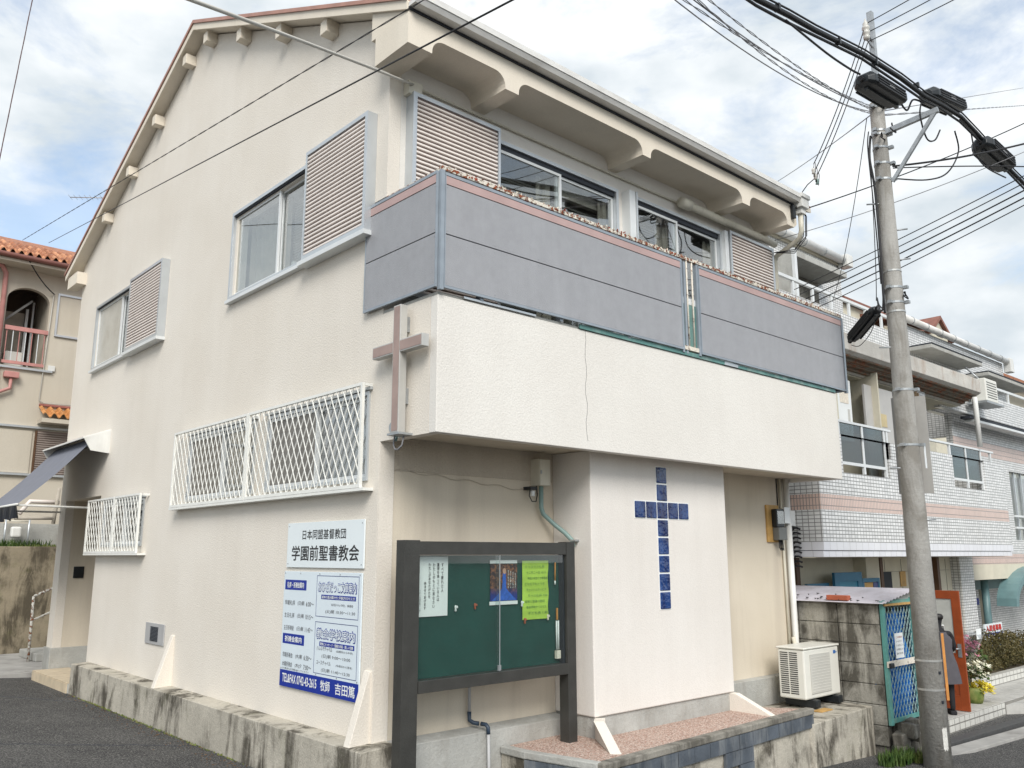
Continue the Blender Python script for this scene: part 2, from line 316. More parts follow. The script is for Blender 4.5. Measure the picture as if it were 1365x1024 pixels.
# ================================================================ ground
def gz(x): return -.56 if x < -.25 else max(-.56-.07*(x+.25), -1.22)
def gzz(x): return -.56-.07*max(-6, min(x+.25, 9.4)) if x < -.25 else gz(x)
xs = [-220, -60, -12, -6, -3, -.25, 3, 6, 9.2, 14, 40, 260]; ys = [-220, -40, -12, -6, -1, 4, 9, 13, 60, 260]
g = MB(); g.add([(x, y, gzz(x)*(1 if y < 9 else 1)) for x in xs for y in ys], [(i*len(ys)+j, (i+1)*len(ys)+j, (i+1)*len(ys)+j+1, i*len(ys)+j+1) for i in range(len(xs)-1) for j in range(len(ys)-1)])
g.build('road', ASPH, kind='structure')
pv = MB(); pv.box(-3.4, 2.2, 11.0, 14.35, -.7, -.46); o = pv.build('pavement', PAVE, kind='structure', bevel=.01)
Bx('pavement_kerb', PAVE, None, IDN, -3.4, .05, 10.82, 10.99, -.7, -.475)['kind'] = 'structure'
# ================================================================ church
CH = thing('church_building', 'cream stucco two-storey church with grey balcony and a blue glass cross on its front', 'building', (0, 0, 0))
# wall openings
LA = (.2, 2.36, 2.34, 3.2); LB = (2.72, 4.72, 2.34, 3.2); LC = (6.35, 8.2, 1.76, 2.44); W2 = (1.5, 3.62, 5.02, 6.12); W1 = (7.5, 9.55, 4.99, 6.1); DO = (8.46, 10.5, -.1, 2.6)
wall('wall', SIDE, 0, 10.85, -.1, 7.05, [LA, LB, LC, W2, W1, DO], .15, WHITEW, CH)
MB().prism([(0, 7.05), (10.85, 7.05), (10.85, 7.28), (5.3, 9.72), (0, 7.30)], 0, 0, .15).build('gable', WHITEW, CH)
F2 = (1.48, 3.6, 4.25, 6.34); F3 = (3.92, 5.98, 4.25, 6.36)
wall('wall', FRONT, .152, 7.45, 3.9, 7.2, [F2, F3], .15, WHITE2, CH)
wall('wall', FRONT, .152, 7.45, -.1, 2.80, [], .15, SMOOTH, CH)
Bx('corner_strip', WHITEW, CH, FRONT, .0015, .17, -.01, .014, -.1, 2.74)
MB().box(.17, 2.38, -.010, -.0015, 2.42, 2.745).build('rough_band', ROUGHB, CH)
Bx('wall', WHITE2, CH, IDN, 7.30, 7.45, .0015, 10.85, -1.3, 7.05)
Bx('wall', WHITE2, CH, IDN, .152, 7.298, 10.7, 10.85, -.5, 7.05)
# overhang box of the upper floor
OV = [(-.0, -.91), (7.55, -.91)]
Bx('overhang_wall', WHITE2, CH, IDN, 0, 7.55, -.91, -.80, 2.69, 3.985, bevel=.006)
Bx('overhang_wall', WHITEW, CH, IDN, 0.0, .11, -.798, -.0015, 2.69, 3.985)
Bx('overhang_wall', WHITE2, CH, IDN, 7.44, 7.55, -.798, -.0015, 2.69, 3.985)
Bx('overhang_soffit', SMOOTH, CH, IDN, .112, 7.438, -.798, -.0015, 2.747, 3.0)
Bx('balcony_floor', CONC_GREY, CH, IDN, .002, 7.548, -.90, -.0015, 3.987, 4.015)
MB().tube([(2.0+.012*math.sin(i*1.7)+.004*math.sin(i*5), -.9115, 3.98-i*.1) for i in range(13)], .0016, 5).build('wall_crack', SEAM, CH)
MB().tube([(.2+i*.085, -.013 if i < 27 else -.01, 2.43-.012*i*.5+.015*math.sin(i*1.3)) for i in range(25)], .003, 5).build('plaster_ridge', ROUGHB, CH)
# projecting box with the cross
Bx('bay_wall', BAYM, CH, IDN, 2.38, 4.95, -.595, -.0015, -.078, 2.744, bevel=.012)
Bx('bay_base', CONC_GREY, CH, IDN, 2.40, 4.93, -.57, -.0035, -.6, -.079)
bfr = MB(); z0, p = 2.64, .209
cells = [(0, r) for r in range(8)]+[(c, 2) for c in (-2, -1, 1, 2)]
cx = 3.63; bl = None
for c, r in cells:
    x = cx+c*.207; z = z0-(r+.5)*p
    if bl is None:
        B = MB(); B.box(-.095, .095, -.012, .02, -.096, .096); bl = B.build('glass_block', BLUEG, CH, bevel=.010); bl.location = (x, -.597, z)
    else: clone(bl, CH, (x, -.597, z))
    Bx('block_frame', PAPER, CH, IDN, x-.1035, x+.1035, -.5985, -.594, z-.1045, z+.1045) if (c, r) != (0, 0) else Bx('block_frame', PAPER, CH, IDN, x-.1035, x+.1035, -.5985, -.594, z-.1045, z+.1045)
# plinth, ledges, recess base
MB().prism([(-.25, -.105), (0.15, -.085), (.15, -.9), (-.26, -.9)], 1, -.22, 8.36).build('plinth', CONC_ST, CH, bevel=.008)
MB().prism([(-.0, -.09), (-.17, -.125), (-.19, -1.3), (-.0, -1.3)], 0, .152, 2.38).build('recess_plinth', CONC_GREY, CH, bevel=.006)
MB().prism([(-.0, -.09), (-.10, -.105), (-.10, -1.3), (-.0, -1.3)], 0, 4.95, 7.45).build('recess_plinth', CONC_GREY, CH, bevel=.006)
# leaning wall fins
def fin(pts, nm='wall_buttress'): return MB().add(pts, [(0, 1, 2, 3), (7, 6, 5, 4), (0, 4, 5, 1), (1, 5, 6, 2), (2, 6, 7, 3), (3, 7, 4, 0)]).build(nm, WHITEW, CH, bevel=.006)
def finx(y0, y1, zt, xf): fin([(.05, y0, zt), (.05, y0, -.10), (-xf, y0, -.11), (-.02, y0, zt), (.05, y1, zt), (.05, y1, -.10), (-xf, y1, -.11), (-.02, y1, zt)])
finx(4.80, 4.90, .55, .23); finx(.02, .12, .54, .22)
d = .04
fin([(2.45-d, -.60+d, -.085), (2.45-d, -.60+d, -.3), (2.02-d, -1.20+d, -.3), (2.30-d, -.72+d, -.085), (2.45+d, -.60-d, -.085), (2.45+d, -.60-d, -.3), (2.02+d, -1.20-d, -.3), (2.30+d, -.72-d, -.085)])
fin([(4.87, -.56, -.085), (4.87, -.56, -.4), (4.87, -1.16, -.29), (4.87, -.66, -.085), (4.96, -.56, -.085), (4.96, -.56, -.4), (4.96, -1.16, -.29), (4.96, -.66, -.085)])
# gravel bed, coping, slate tiles, terrace
MB().prism([(1.5, -.19), (1.5, -.53), (1.66, -1.30), (5.62, -1.13), (4.97, -.1)], 2, -.6, -.292).build('gravel_bed', GRAVEL, CH)
cp = MB(); cp.beam((1.46, -.19, -.315), (1.46, -.55, -.315), .10, .07); cp.beam((1.46, -.5, -.315), (1.63, -1.33, -.315), .10, .068); cp.build('coping', CONC_GREY, CH, bevel=.01)
MB().beam((1.60, -1.345, -.318), (5.72, -1.165, -.318), .12, .07).build('coping', COPING, CH, bevel=.012)
dx = (5.72-1.60); sl_ = (-1.165+1.345)/dx
rng = random.Random(3)
for i in range(14):
    for r in range(3):
        if r > 0 and not (i < 4 or i in (8,) or (r == 1 and i == 7)): continue
        xa = 1.62+i*.292; xb = xa+.284; za = -.355-r*.155
        ya = -1.398+sl_*(xa-1.6); yb = -1.398+sl_*(xb-1.6); t_ = rng.uniform(0, .006)
        MB().add([(xa, ya-t_, za), (xb, yb-t_, za), (xb, yb-t_, za-.148), (xa, ya-t_, za-.148), (xa, ya+.03, za), (xb, yb+.03, za), (xb, yb+.03, za-.148), (xa, ya+.03, za-.148)], [(0, 1, 2, 3), (7, 6, 5, 4), (0, 4, 5, 1), (1, 5, 6, 2), (2, 6, 7, 3), (3, 7, 4, 0)]).build('slate_tile', SLATE, CH)
for i in range(3):
    ya = -.54-i*.265; yb = ya-.258; f = lambda y: 1.405+(-.5-y)*.205
    MB().add([(f(ya), ya, -.355), (f(yb), yb, -.355), (f(yb), yb, -.50), (f(ya), ya, -.50), (f(ya)+.03, ya, -.355), (f(yb)+.03, yb, -.355), (f(yb)+.03, yb, -.50), (f(ya)+.03, ya, -.50)], [(0, 1, 2, 3), (7, 6, 5, 4), (0, 4, 5, 1), (1, 5, 6, 2), (2, 6, 7, 3), (3, 7, 4, 0)]).build('slate_tile', SLATE, CH)
MB().prism([(1.43, -.19), (1.43, -.5), (1.60, -1.362), (5.66, -1.19), (5.0, -.1)], 2, -1.4, -.352).build('bed_wall', CONC_ST, CH)
MB().prism([(5.02, -.1), (5.66, -1.245), (7.46, -1.13), (7.46, -.1)], 2, -1.4, -.462).build('terrace', CONC_ST, CH, bevel=.012)
Bx('stone_step', MORTARSTEP, CH, IDN, .9, 1.44, -.62, -.26, -1.2, -.56, bevel=.03)
# roof
MB().prism([(-.62, 7.035), (5.3, 9.742), (11.32, 7.09), (11.32, 7.17), (5.3, 9.83), (-.62, 7.115)], 0, -.185, 7.75).build('roof', EAVE, CH)
MB().prism([(-.60, 7.119), (5.3, 9.834), (11.36, 7.17), (11.36, 7.215), (5.3, 9.89), (-.60, 7.165)], 0, -.235, 7.78).build('roof_covering', ROOFP, CH)
for (y0, z0_, y1, z1_) in ((-.6, 7.09, 5.3, 9.80), (5.3, 9.80, 11.33, 7.13)):
    MB().add([(x, y, z+dz) for x in (-.215, -.186) for (y, z) in ((y0, z0_), (y1, z1_)) for dz in (-.075, .03)], [(0, 1, 3, 2), (4, 6, 7, 5), (0, 4, 5, 1), (2, 3, 7, 6), (0, 2, 6, 4), (1, 5, 7, 3)]).build('bargeboard', EAVE, CH)
pe = None
for y, z in [(5.72, 9.42), (4.9, 9.42), (3.65, 8.85), (2.4, 8.28), (1.2, 7.74), (6.95, 8.86), (8.12, 8.34), (9.31, 7.83)]:
    if pe is None: pe = MB().box(-.165, .0, -.075, .075, -.085, .085).build('purlin_end', EAVE, CH, bevel=.006); pe.location = (-.001, y, z)
    else: clone(pe, CH, (-.001, y, z))
Bx('eave_end', EAVE, CH, IDN, -.18, .0, 10.62, 11.24, 6.86, 7.1)
# front eave: arched beam
arcs = [(.11, 1.12), (1.32, 3.49), (3.655, 5.77), (5.97, 7.02)]
poly = [(-.195, 6.655)]
for a_, b_ in arcs:
    r_ = .15; zt = 6.83
    poly += [(a_, 6.655)] + [(a_+r_-r_*math.cos(t), zt-r_+r_*math.sin(t)) for t in [i*math.pi/2/6 for i in range(7)]] + [(b_-r_+r_*math.sin(t), zt-r_+r_*math.cos(t)) for t in [i*math.pi/2/6 for i in range(7)]] + [(b_, 6.655)]
poly += [(7.22, 6.655), (7.30, 6.72), (7.30, 7.0), (-.195, 7.0)]
MB().prism(poly, 1, -.60, -.0015).build('eave_beam', EAVE, CH)
MB().prism([(-.598, 7.002), (.10, 7.002), (.10, 7.34), (-.598, 7.03)], 0, -.18, -.003).build('eave_beam_end', EAVE, CH)
MB().prism([(-.598, 7.002), (-.0015, 7.002), (-.0015, 7.28), (-.598, 7.03)], 0, 0, 7.30).build('eave_beam_top', EAVE, CH)
# gutter
MB().prism([(-.605, 7.045), (-.72, 7.045), (-.745, 7.09), (-.745, 7.155), (-.73, 7.155), (-.73, 7.095), (-.605, 7.095)], 0, -.2, 7.22).build('gutter', GUTW, CH)
MB().box(-.2, 7.24, -.757, -.745, 7.10, 7.17).build('gutter_lip', GUTW, CH)
Bx('drip_edge', SEAM, CH, IDN, -.2, 7.24, -.62, -.604, 7.018, 7.044)
hp = MB(); hp.box(7.2, 7.46, -.78, -.55, 7.12, 7.19); hp.box(7.22, 7.44, -.76, -.57, 6.97, 7.12); hp.box(7.26, 7.40, -.72, -.6, 6.88, 6.97); hp.build('rain_hopper', PIPEW, CH, bevel=.008)
Tb('downpipe', PIPEC, CH, [(7.33, -.66, 6.9), (7.33, -.66, 6.62), (7.36, -.6, 6.5), (7.5, -.1, 6.38), (7.5, -.07, 6.30), (7.5, -.06, 4.2)], .04, 10)
Tb('wall_pipe', PIPEC, CH, [(5.0, -.13, 6.57), (7.15, -.13, 6.565), (7.42, -.13, 6.55)], .055, 12)
MB().tube([(4.92, -.13, 6.57), (5.12, -.13, 6.57)], .078, 12).build('pipe_collar', PIPEC, CH, smooth=True)
Tb('wall_pipe', PIPEC, CH, [(.3, -.03, 6.60), (3.9, -.03, 6.60), (7.35, -.03, 6.62)], .014, 6)
Bx('junction_box', PIPEC, CH, FRONT, .18, .36, 0, .10, 6.46, 6.62, bevel=.006)
# ground-floor downpipes on the right corner
Tb('downpipe', PIPEW, CH, [(7.38, -.07, 2.74), (7.38, -.07, .1), (7.42, -.12, -.1), (7.42, -.12, -.45)], .047, 12)
Tb('downpipe', PIPEC, CH, [(7.27, -.03, 2.74), (7.27, -.03, .1)], .02, 8)
Tb('cable_duct', SEAM, CH, [(7.21, -.012, 2.74), (7.21, -.012, 2.3)], .008, 6)
# balcony
PX = -.95
def panel(T, u0, u1, w, name='balcony_panel'):
    for (za, zb) in ((4.075, 4.573), (4.585, 5.075)):
        MB(T).box(u0+.012, u1-.012, w, w+.014, za, zb).build(name, PANEL, CH)
    MB(T).box(u0+.012, u1-.012, w-.006, w-.001, 4.07, 5.08).build('panel_backing', SEAM, CH)
    MB(T).box(u0+.012, u1-.012, w, w+.018, 5.083, 5.165).build('panel_trim', PINK, CH)
    MB(T).box(u0, u1, w-.004, w+.022, 5.170, 5.20).build('panel_top_rail', PANELF, CH)
    MB(T).box(u0, u1, w-.004, w+.022, 4.045, 4.070).build('panel_bottom_rail', PANELF, CH)
    for kx in range(int((u1-u0)/.6)+1):
        for kz in (4.10, 4.545, 4.615, 5.05): MB(T).box(min(u1-.04, u0+.03+kx*.6), min(u1-.04, u0+.03+kx*.6)+.008, w+.014, w+.017, kz-.004, kz+.004).build('panel_screw', STEEL, CH)
    for u in (u0, u1-.012): MB(T).box(u, u+.012, w-.004, w+.020, 4.071, 5.169).build('panel_stile', PANELF, CH)
panel(FRONT, .035, 3.715, .935); panel(FRONT, 4.085, 7.80, .935)
SIDEB = lambda u, w, z: (-w+.0, u, z)
panel(SIDEB, -.93, .30, .03)
panel(lambda u, w, z: (7.80+w-.9, u, z), -.93, -.02, .9)
for x, y in ((0.0, -.945), (7.81, -.945), (3.73, -.92), (4.07, -.92)): Bx('balcony_post', PANELF, CH, IDN, x-.022, x+.022, y-.022, y+.022, 4.02, 5.21)
for i in range(7): Bx('balcony_bracket', PANELF, CH, IDN, .5+i*1.1, .54+i*1.1, -.93, -.86, 4.017, 5.2)
Bx('floor_flashing', GREENP, CH, IDN, 1.9, 7.5, -.928, -.912, 3.992, 4.040); Bx('floor_flashing', ALU, CH, IDN, .3, 1.25, -.926, -.912, 4.0, 4.02); Bx('floor_flashing', ALU, CH, IDN, 4.6, 4.9, -.932, -.912, 3.992, 4.036)
# rusty hand rail with curled paint
Bx('balcony_rail', RUSTY, CH, IDN, .0, 7.83, -.945, -.895, 5.222, 5.262)
Bx('balcony_rail', RUSTY, CH, IDN, .0, .05, -.893, .28, 5.222, 5.25)
rr = random.Random(5)
for nm_, mt_, n_ in (('paint_flakes', FLAKE, 330), ('rust_flakes', RUSTPURE, 190)):
    fl = MB()
    for i in range(n_):
        x = rr.uniform(.02, 7.8); y = rr.uniform(-.955, -.90); z = 5.262+rr.uniform(-.035, .012); s = rr.uniform(.008, .028)
        if nm_ == 'rust_flakes': x += .12*math.sin(x*6); s *= .9
        a = [(x+rr.uniform(-s, s), y+rr.uniform(-.018, .012), z+rr.uniform(-s, s)) for _ in range(4)]
        fl.quad(*a); fl.quad(a[0], a[1], (x, y-.01, z+s*.8))
    fl.build(nm_, mt_, CH, kind='stuff')
# bars and low screen in the gap
for x in (3.86, 3.97): Tb('balcony_bar', RUSTB, CH, [(x, -.93, 4.10), (x, -.93, 5.23)], .011, 6)
Bx('gap_rail', ALUW, CH, IDN, 3.755, 4.045, -.912, -.90, 4.66, 4.74); Bx('gap_screen', GREENP, CH, IDN, 3.755, 4.045, -.909, -.903, 4.12, 4.655); Bx('gap_sill', RUSTB, CH, IDN, 3.755, 4.045, -.94, -.90, 4.06, 4.11)
# -------------------------------------------------------------- windows
def room(T, h, depth=1.6):
    a, b, c, d = h; a = max(a-.3, .155); b += .3; c -= .3; d += .15; w0, w1 = -.152, -depth
    m = MB(T); m.quad((a, w1, c), (b, w1, c), (b, w1, d), (a, w1, d)); m.quad((a, w0, c), (a, w1, c), (a, w1, d), (a, w0, d)); m.quad((b, w0, c), (b, w1, c), (b, w1, d), (b, w0, d)); m.quad((a, w0, c), (b, w0, c), (b, w1, c), (a, w1, c)); m.quad((a, w0, d), (b, w0, d), (b, w1, d), (a, w1, d))
    m.build('room_interior', DARKIN, CH)
def frame(T, h, out, fw_=.04, depth=.16):
    a, b, c, d = h; w0 = out-depth
    wnd = thing('window', None, None, (0, 0, 0)); wnd.parent = CH
    for nm_, q in (('frame_top', (a, b, d-fw_, d)), ('frame_sill', (a, b, c, c+fw_)), ('frame_side', (a, a+fw_, c+fw_, d-fw_)), ('frame_side', (b-fw_, b, c+fw_, d-fw_))):
        MB(T).box(q[0], q[1], w0, out, q[2], q[3]).build(nm_, ALU, wnd)
    return wnd
def sash(T, wnd, a, b, c, d, w, gm=None, fw_=.035, nm_='sash', fm=None):
    m = MB(T); m.box(a, b, w, w+.028, d-fw_, d); m.box(a, b, w, w+.028, c, c+fw_*1.3); m.box(a, a+fw_, w, w+.028, c+fw_*1.3, d-fw_); m.box(b-fw_, b, w, w+.028, c+fw_*1.3, d-fw_)
    m.build(nm_, fm or ALUW, wnd); MB(T).box(a+fw_, b-fw_, w+.010, w+.014, c+fw_*1.3, d-fw_).build('pane', gm or GLASS, wnd)
def blind(T, a, b, c, d, w, m=BLIND, pitch=.036):
    k = MB(T); n = int((d-c)/pitch)
    for i in range(n): z = c+i*pitch; k.quad((a, w, z), (b, w, z), (b, w+.022, z+.012), (a, w+.022, z+.012))
    k.build('blind', m, CH, kind='stuff')
def curtain(T, a, b, c, d, w, m=CURT, n=None, amp=.03):
    n = n or max(8, int((b-a)/.035)); k = MB(T); pts = [(a+(b-a)*i/n, w+amp*math.sin(i*1.25)+amp*.4*math.sin(i*2.9)) for i in range(n+1)]
    for p, q in zip(pts, pts[1:]): k.quad((p[0], p[1], c), (q[0], q[1], c), (q[0], q[1], d), (p[0], p[1], d))
    k.build('curtain', m, CH, smooth=True)
def shutter(T, a, b, c, d, w, edge):
    """box for the storm shutter with horizontal slats"""
    sh = thing('shutter_box', None, None, (0, 0, 0)); sh.parent = CH
    MB(T).box(a+.02, b-.02, .002, w-.022, c+.02, d-.02).build('shutter_back', SLATD, sh)
    for nm_, q in (('shutter_rail', (a, b, d-.045, d)), ('shutter_rail', (a, b, c, c+.05)), ('shutter_stile', (a, a+.035 if edge != 'a' else a+.05, c+.05, d-.045)), ('shutter_stile', (b-.035 if edge != 'b' else b-.05, b, c+.05, d-.045))):
        MB(T).box(q[0], q[1], .001, w+.006, q[2], q[3]).build(nm_, ALU, sh)
    n = round((d-c-.1)/.049); first = None
    for i in range(n):
        z = c+.055+(d-c-.105)*i/n
        if first is None:
            first = MB(T).add([(a+.04, w-.015, z), (b-.04, w-.015, z), (b-.04, w+.0, z+.006), (a+.04, w+.0, z+.006), (b-.04, w-.002, z+.027), (a+.04, w-.002, z+.027), (b-.04, w-.017, z+.031), (a+.04, w-.017, z+.031)], [(0, 1, 2, 3), (3, 2, 4, 5), (5, 4, 6, 7)]).build('slat', SLATM, sh); zf = z
        else: clone(first, sh, (0, 0, z-zf))
    return sh
# side window above, right
for h in (W2, W1, LA, LB, LC): room(SIDE, h)
for h in (F2, F3): room(FRONT, h, 1.8)
w = frame(SIDE, (1.42, 3.72, 4.95, 6.20), .045, .045, .10)
sash(SIDE, w, 2.42, 3.67, 5.0, 6.13, -.035, GLASS); sash(SIDE, w, 1.45, 2.46, 5.0, 6.13, -.075, GLASS)
Bx('window_head', SEAM, w, SIDE, 1.46, 3.68, -.10, .03, 6.135, 6.154)
MB(SIDE).box(1.38, 3.74, .0, .075, 4.905, 4.948).build('sill', ALUW, w)
curtain(SIDE, 2.5, 3.62, 5.0, 6.1, -.22, CURT); blind(SIDE, 1.5, 2.45, 5.2, 6.1, -.25)
shutter(SIDE, .215, 1.55, 4.93, 6.27, .12, 'a'); Bx('shutter_shelf', ALUW, CH, SIDE, .20, 1.62, .001, .14, 4.875, 4.926)
for i_, (y_, z_, h_, m_) in enumerate(((1.75, 5.07, .28, PAPER), (1.95, 5.07, .2, BLUEL), (2.15, 5.07, .24, CURTG), (2.3, 5.07, .16, PAPER))):
    k = Bx('bottle', m_, None, SIDE, y_, y_+.07, -.24, -.17, z_-.03, z_-.03+h_, bevel=.01)
    tag(k, ['white carton on the sill behind the large upper side window', 'blue bottle on the sill behind the large upper side window', 'dark grey bottle on the sill behind the large upper side window', 'short white jar on the sill at the mullion of the large upper side window'][i_], 'carton' if i_ == 0 else 'bottle')
    k.name = 'carton' if i_ == 0 else ('jar' if i_ == 3 else 'bottle')
    if i_ == 3: k['category'] = 'jar'
w = frame(SIDE, (7.47, 9.62, 4.94, 6.17), .045, .045, .10)
sash(SIDE, w, 8.28, 9.57, 4.99, 6.11, -.035, FROST); sash(SIDE, w, 7.52, 8.32, 4.99, 6.11, -.075, GLASS)
MB(SIDE).box(7.45, 9.64, .0, .075, 4.895, 4.938).build('sill', ALUW, w)
Bx('window_head', SEAM, w, SIDE, 7.52, 9.57, -.10, .03, 6.112, 6.124)
curtain(SIDE, 7.5, 8.3, 5.0, 6.1, -.45, CURTG)
shutter(SIDE, 6.08, 7.55, 4.92, 6.18, .12, 'a'); Bx('shutter_shelf', ALUW, CH, SIDE, 6.06, 7.62, .001, .14, 4.868, 4.916)
# facade windows behind the balcony
for h, s in ((F2, 2.54), (F3, 4.92)):
    a_, b_, c_, d_ = h; w = frame(FRONT, (a_-.02, b_+.04, c_-.03, d_+.06), .05, .045, .12)
    Bx('window_head', SEAM, w, FRONT, a_+.03, b_-.01, -.09, .02, d_-.045, d_+.014)
    sash(FRONT, w, a_+.02, s+.03, c_+.02, d_-.05, .0, GLASS); sash(FRONT, w, s-.03, b_-.01, c_+.02, d_-.05, -.04, GLASS)
blind(FRONT, 1.55, 2.5, 4.3, 6.15, -.2); blind(FRONT, 2.6, 3.5, 4.3, 6.1, -.2, pitch=.05); blind(FRONT, 4.0, 4.85, 4.3, 6.2, -.2); blind(FRONT, 5.0, 5.25, 4.3, 6.2, -.2, pitch=.05)
Bx('blind_headbox', CURT, CH, FRONT, 2.6, 3.5, -.22, -.15, 6.1, 6.24)
curtain(FRONT, 2.3, 2.55, 4.3, 6.25, -.16, CURT); curtain(FRONT, 4.65, 4.95, 4.3, 6.25, -.16, CURT); curtain(FRONT, 5.75, 5.95, 4.3, 6.25, -.12, CURT); curtain(FRONT, 3.4, 3.55, 4.3, 6.25, -.12, CURT)
shutter(FRONT, .22, 1.46, 4.2, 6.48, .13, 'a'); shutter(FRONT, 6.13, 7.36, 4.2, 6.46, .13, 'b')
Bx('shutter_edge_box', ALUW, CH, FRONT, 3.76, 3.88, .001, .14, 4.2, 6.41); Bx('shutter_edge_box', ALU, CH, FRONT, 3.885, 3.905, .001, .16, 4.2, 6.41)
Bx('shutter_edge_box', ALUW, CH, FRONT, 6.02, 6.11, .001, .11, 4.2, 6.44)
FROSTD = simple('frosted_glass_dark', (.17, .155, .135), .2, .15, 3)
# latticed ground-floor windows
for (a_, b_, c_, d_), s in ((LA, 1.25), (LB, 3.68), (LC, 7.25)):
    w = frame(SIDE, (a_-.02, b_+.02, c_-.02, d_+.02), .02, .035, .09)
    sash(SIDE, w, s-.02, b_-.01, c_+.01, d_-.02, -.03, FROSTD); sash(SIDE, w, a_+.01, s+.02, c_+.01, d_-.02, -.062, GLASS)
    curtain(SIDE, a_, s+.1, c_, d_, -.3, CURTG)
    MB(SIDE).box(a_-.06, b_+.06, .001, .035, d_+.03, d_+.06).build('sill', ALU, w)
def lattice(a, b, c, d, w, nm='window_lattice'):
    G = thing(nm, None, None, (0, 0, 0)); G.parent = CH
    for n_, q in (('lattice_rail', (a, b, d-.03, d)), ('lattice_rail', (a, b, c, c+.035)), ('lattice_stile', (a, a+.035, c+.035, d-.03)), ('lattice_stile', (b-.03, b, c+.035, d-.03))):
        MB(SIDE).box(q[0], q[1], w-.02, w+.012, q[2], q[3]).build(n_, LATT, G)
    P, Q = .128, .232; A, B_, C_, D_ = a+.03, b-.03, c+.03, d-.03; slope = Q/P
    for sg in (1, -1):
        H = (D_-C_)/slope; u = A-H if sg > 0 else A
        n0 = 0
        us = [A+(i+.5)*P for i in range(-20, int((B_-A)/P)+20)]
        for u0 in us:
            # line: u = u0 + sg*(z-C_)/slope
            lo, hi = C_, D_
            if sg > 0: lo = max(lo, C_+(A-u0)*slope); hi = min(hi, C_+(B_-u0)*slope)
            else: lo = max(lo, C_+(u0-B_)*slope); hi = min(hi, C_+(u0-A)*slope)
            if hi-lo < .03: continue
            p0 = SIDE(u0+sg*(lo-C_)/slope, w+(.004 if sg > 0 else -.004), lo); p1 = SIDE(u0+sg*(hi-C_)/slope, w+(.004 if sg > 0 else -.004), hi)
            MB().beam(p0, p1, .0065, .0095, (1, 0, 0)).build('lattice_bar', LATT, G)
lattice(.14, 2.68, 2.245, 3.29, .115); lattice(2.70, 5.02, 2.245, 3.29, .115); lattice(6.22, 7.35, 1.635, 2.52, .115); lattice(7.37, 8.72, 1.635, 2.52, .115)
for a_, b_, c_ in ((.08, 5.04, 2.215), (6.14, 8.74, 1.605)): Bx('lattice_shelf', LATT, CH, SIDE, a_, b_, .001, .125, c_, c_+.028)
for y_ in (.14, 2.66, 4.98): Bx('lattice_bracket', LATT, CH, SIDE, y_, y_+.025, .001, .092, 3.26, 3.288)
for y_ in (6.16, 8.68): Bx('lattice_bracket', LATT, CH, SIDE, y_, y_+.025, .001, .092, 2.48, 2.512)

# entrance recess
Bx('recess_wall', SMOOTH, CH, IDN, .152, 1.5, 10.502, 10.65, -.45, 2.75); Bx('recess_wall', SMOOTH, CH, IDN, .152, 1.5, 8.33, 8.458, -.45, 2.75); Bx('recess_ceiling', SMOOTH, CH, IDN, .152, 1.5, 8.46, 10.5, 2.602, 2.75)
Bx('pier_base', CONC_GREY, CH, IDN, -.035, 1.5, 10.465, 10.90, -.56, -.04, bevel=.006)
dr = thing('door', None, None, (0, 0, 0)); dr.parent = CH
Bx('door_leaf', DKMETAL, dr, IDN, 1.502, 1.55, 8.6, 10.4, -.38, 1.75); Bx('door_frame', ALU, dr, IDN, 1.48, 1.5, 8.46, 10.5, 1.755, 1.8); Bx('door_light', FROST, dr, IDN, 1.502, 1.52, 8.6, 10.4, 1.81, 2.5)
st = None
Bx('step_core', CONC_GREY, CH, IDN, -.27, 1.5, 8.375, 10.463, -.8, -.412)
for i in range(7):
    for j in range(2):
        t = MB().box(-.285+j*.30, .010+j*.30, 8.38+i*.297, 8.672+i*.297, -.410, -.395); t.build('step_tile', BEIGETILE, CH)
    MB().box(-.292, -.272, 8.38+i*.297, 8.672+i*.297, -.56, -.413).build('step_tile', BEIGETILE, CH)
k = Bx('doorbell_panel', BLACK, None, IDN, .24, .42, 10.47, 10.50, 1.19, 1.40, bevel=.006); tag(k, 'small black intercom panel on the entrance recess wall', 'intercom')
# wall vent low on the side wall
V = thing('wall_vent', 'grey metal vent cover set low in the side wall by the leaning fin', 'vent', (0, 5.5, .52))
Bx('vent_plate', PIPEGR, V, SIDE, 5.15, 5.85, .001, .018, .385, .67, bevel=.004)
for i in range(11): Bx('vent_louvre', SEAM, V, SIDE, 5.36, 5.64, .019, .026, .43+i*.018, .442+i*.018)
# awning
AW = thing('awning', 'slate grey retractable awning with dark valance over the side entrance', 'awning', (0, 9.3, 3.5))
MB().prism([(0, 3.70), (-.42, 3.53), (-.30, 3.33), (0, 3.30)], 1, 8.24, 8.27).build('hood_end', PIPEW, AW); MB().prism([(0, 3.70), (-.42, 3.53), (-.30, 3.33), (0, 3.30)], 1, 10.75, 10.78).build('hood_end', PIPEW, AW)
MB().add([(0, 8.27, 3.72), (-.43, 8.27, 3.55), (-.43, 10.75, 3.55), (0, 10.75, 3.72), (0, 8.27, 3.69), (-.43, 8.27, 3.52), (-.43, 10.75, 3.52), (0, 10.75, 3.69)], [(0, 1, 2, 3), (4, 7, 6, 5), (0, 4, 5, 1), (2, 6, 7, 3), (1, 5, 6, 2)]).build('hood_top', GUTW, AW)
MB().tube([(-.16, 8.28, 3.5), (-.16, 10.74, 3.5)], .06, 10).build('roller', AWND, AW)
n = 8; F0 = []; 
fa = MB()
for i in range(n+1):
    t = i/n; x = -.22-1.06*t; z = 3.56-1.16*t-.05*math.sin(math.pi*t)
    F0.append((x, z))
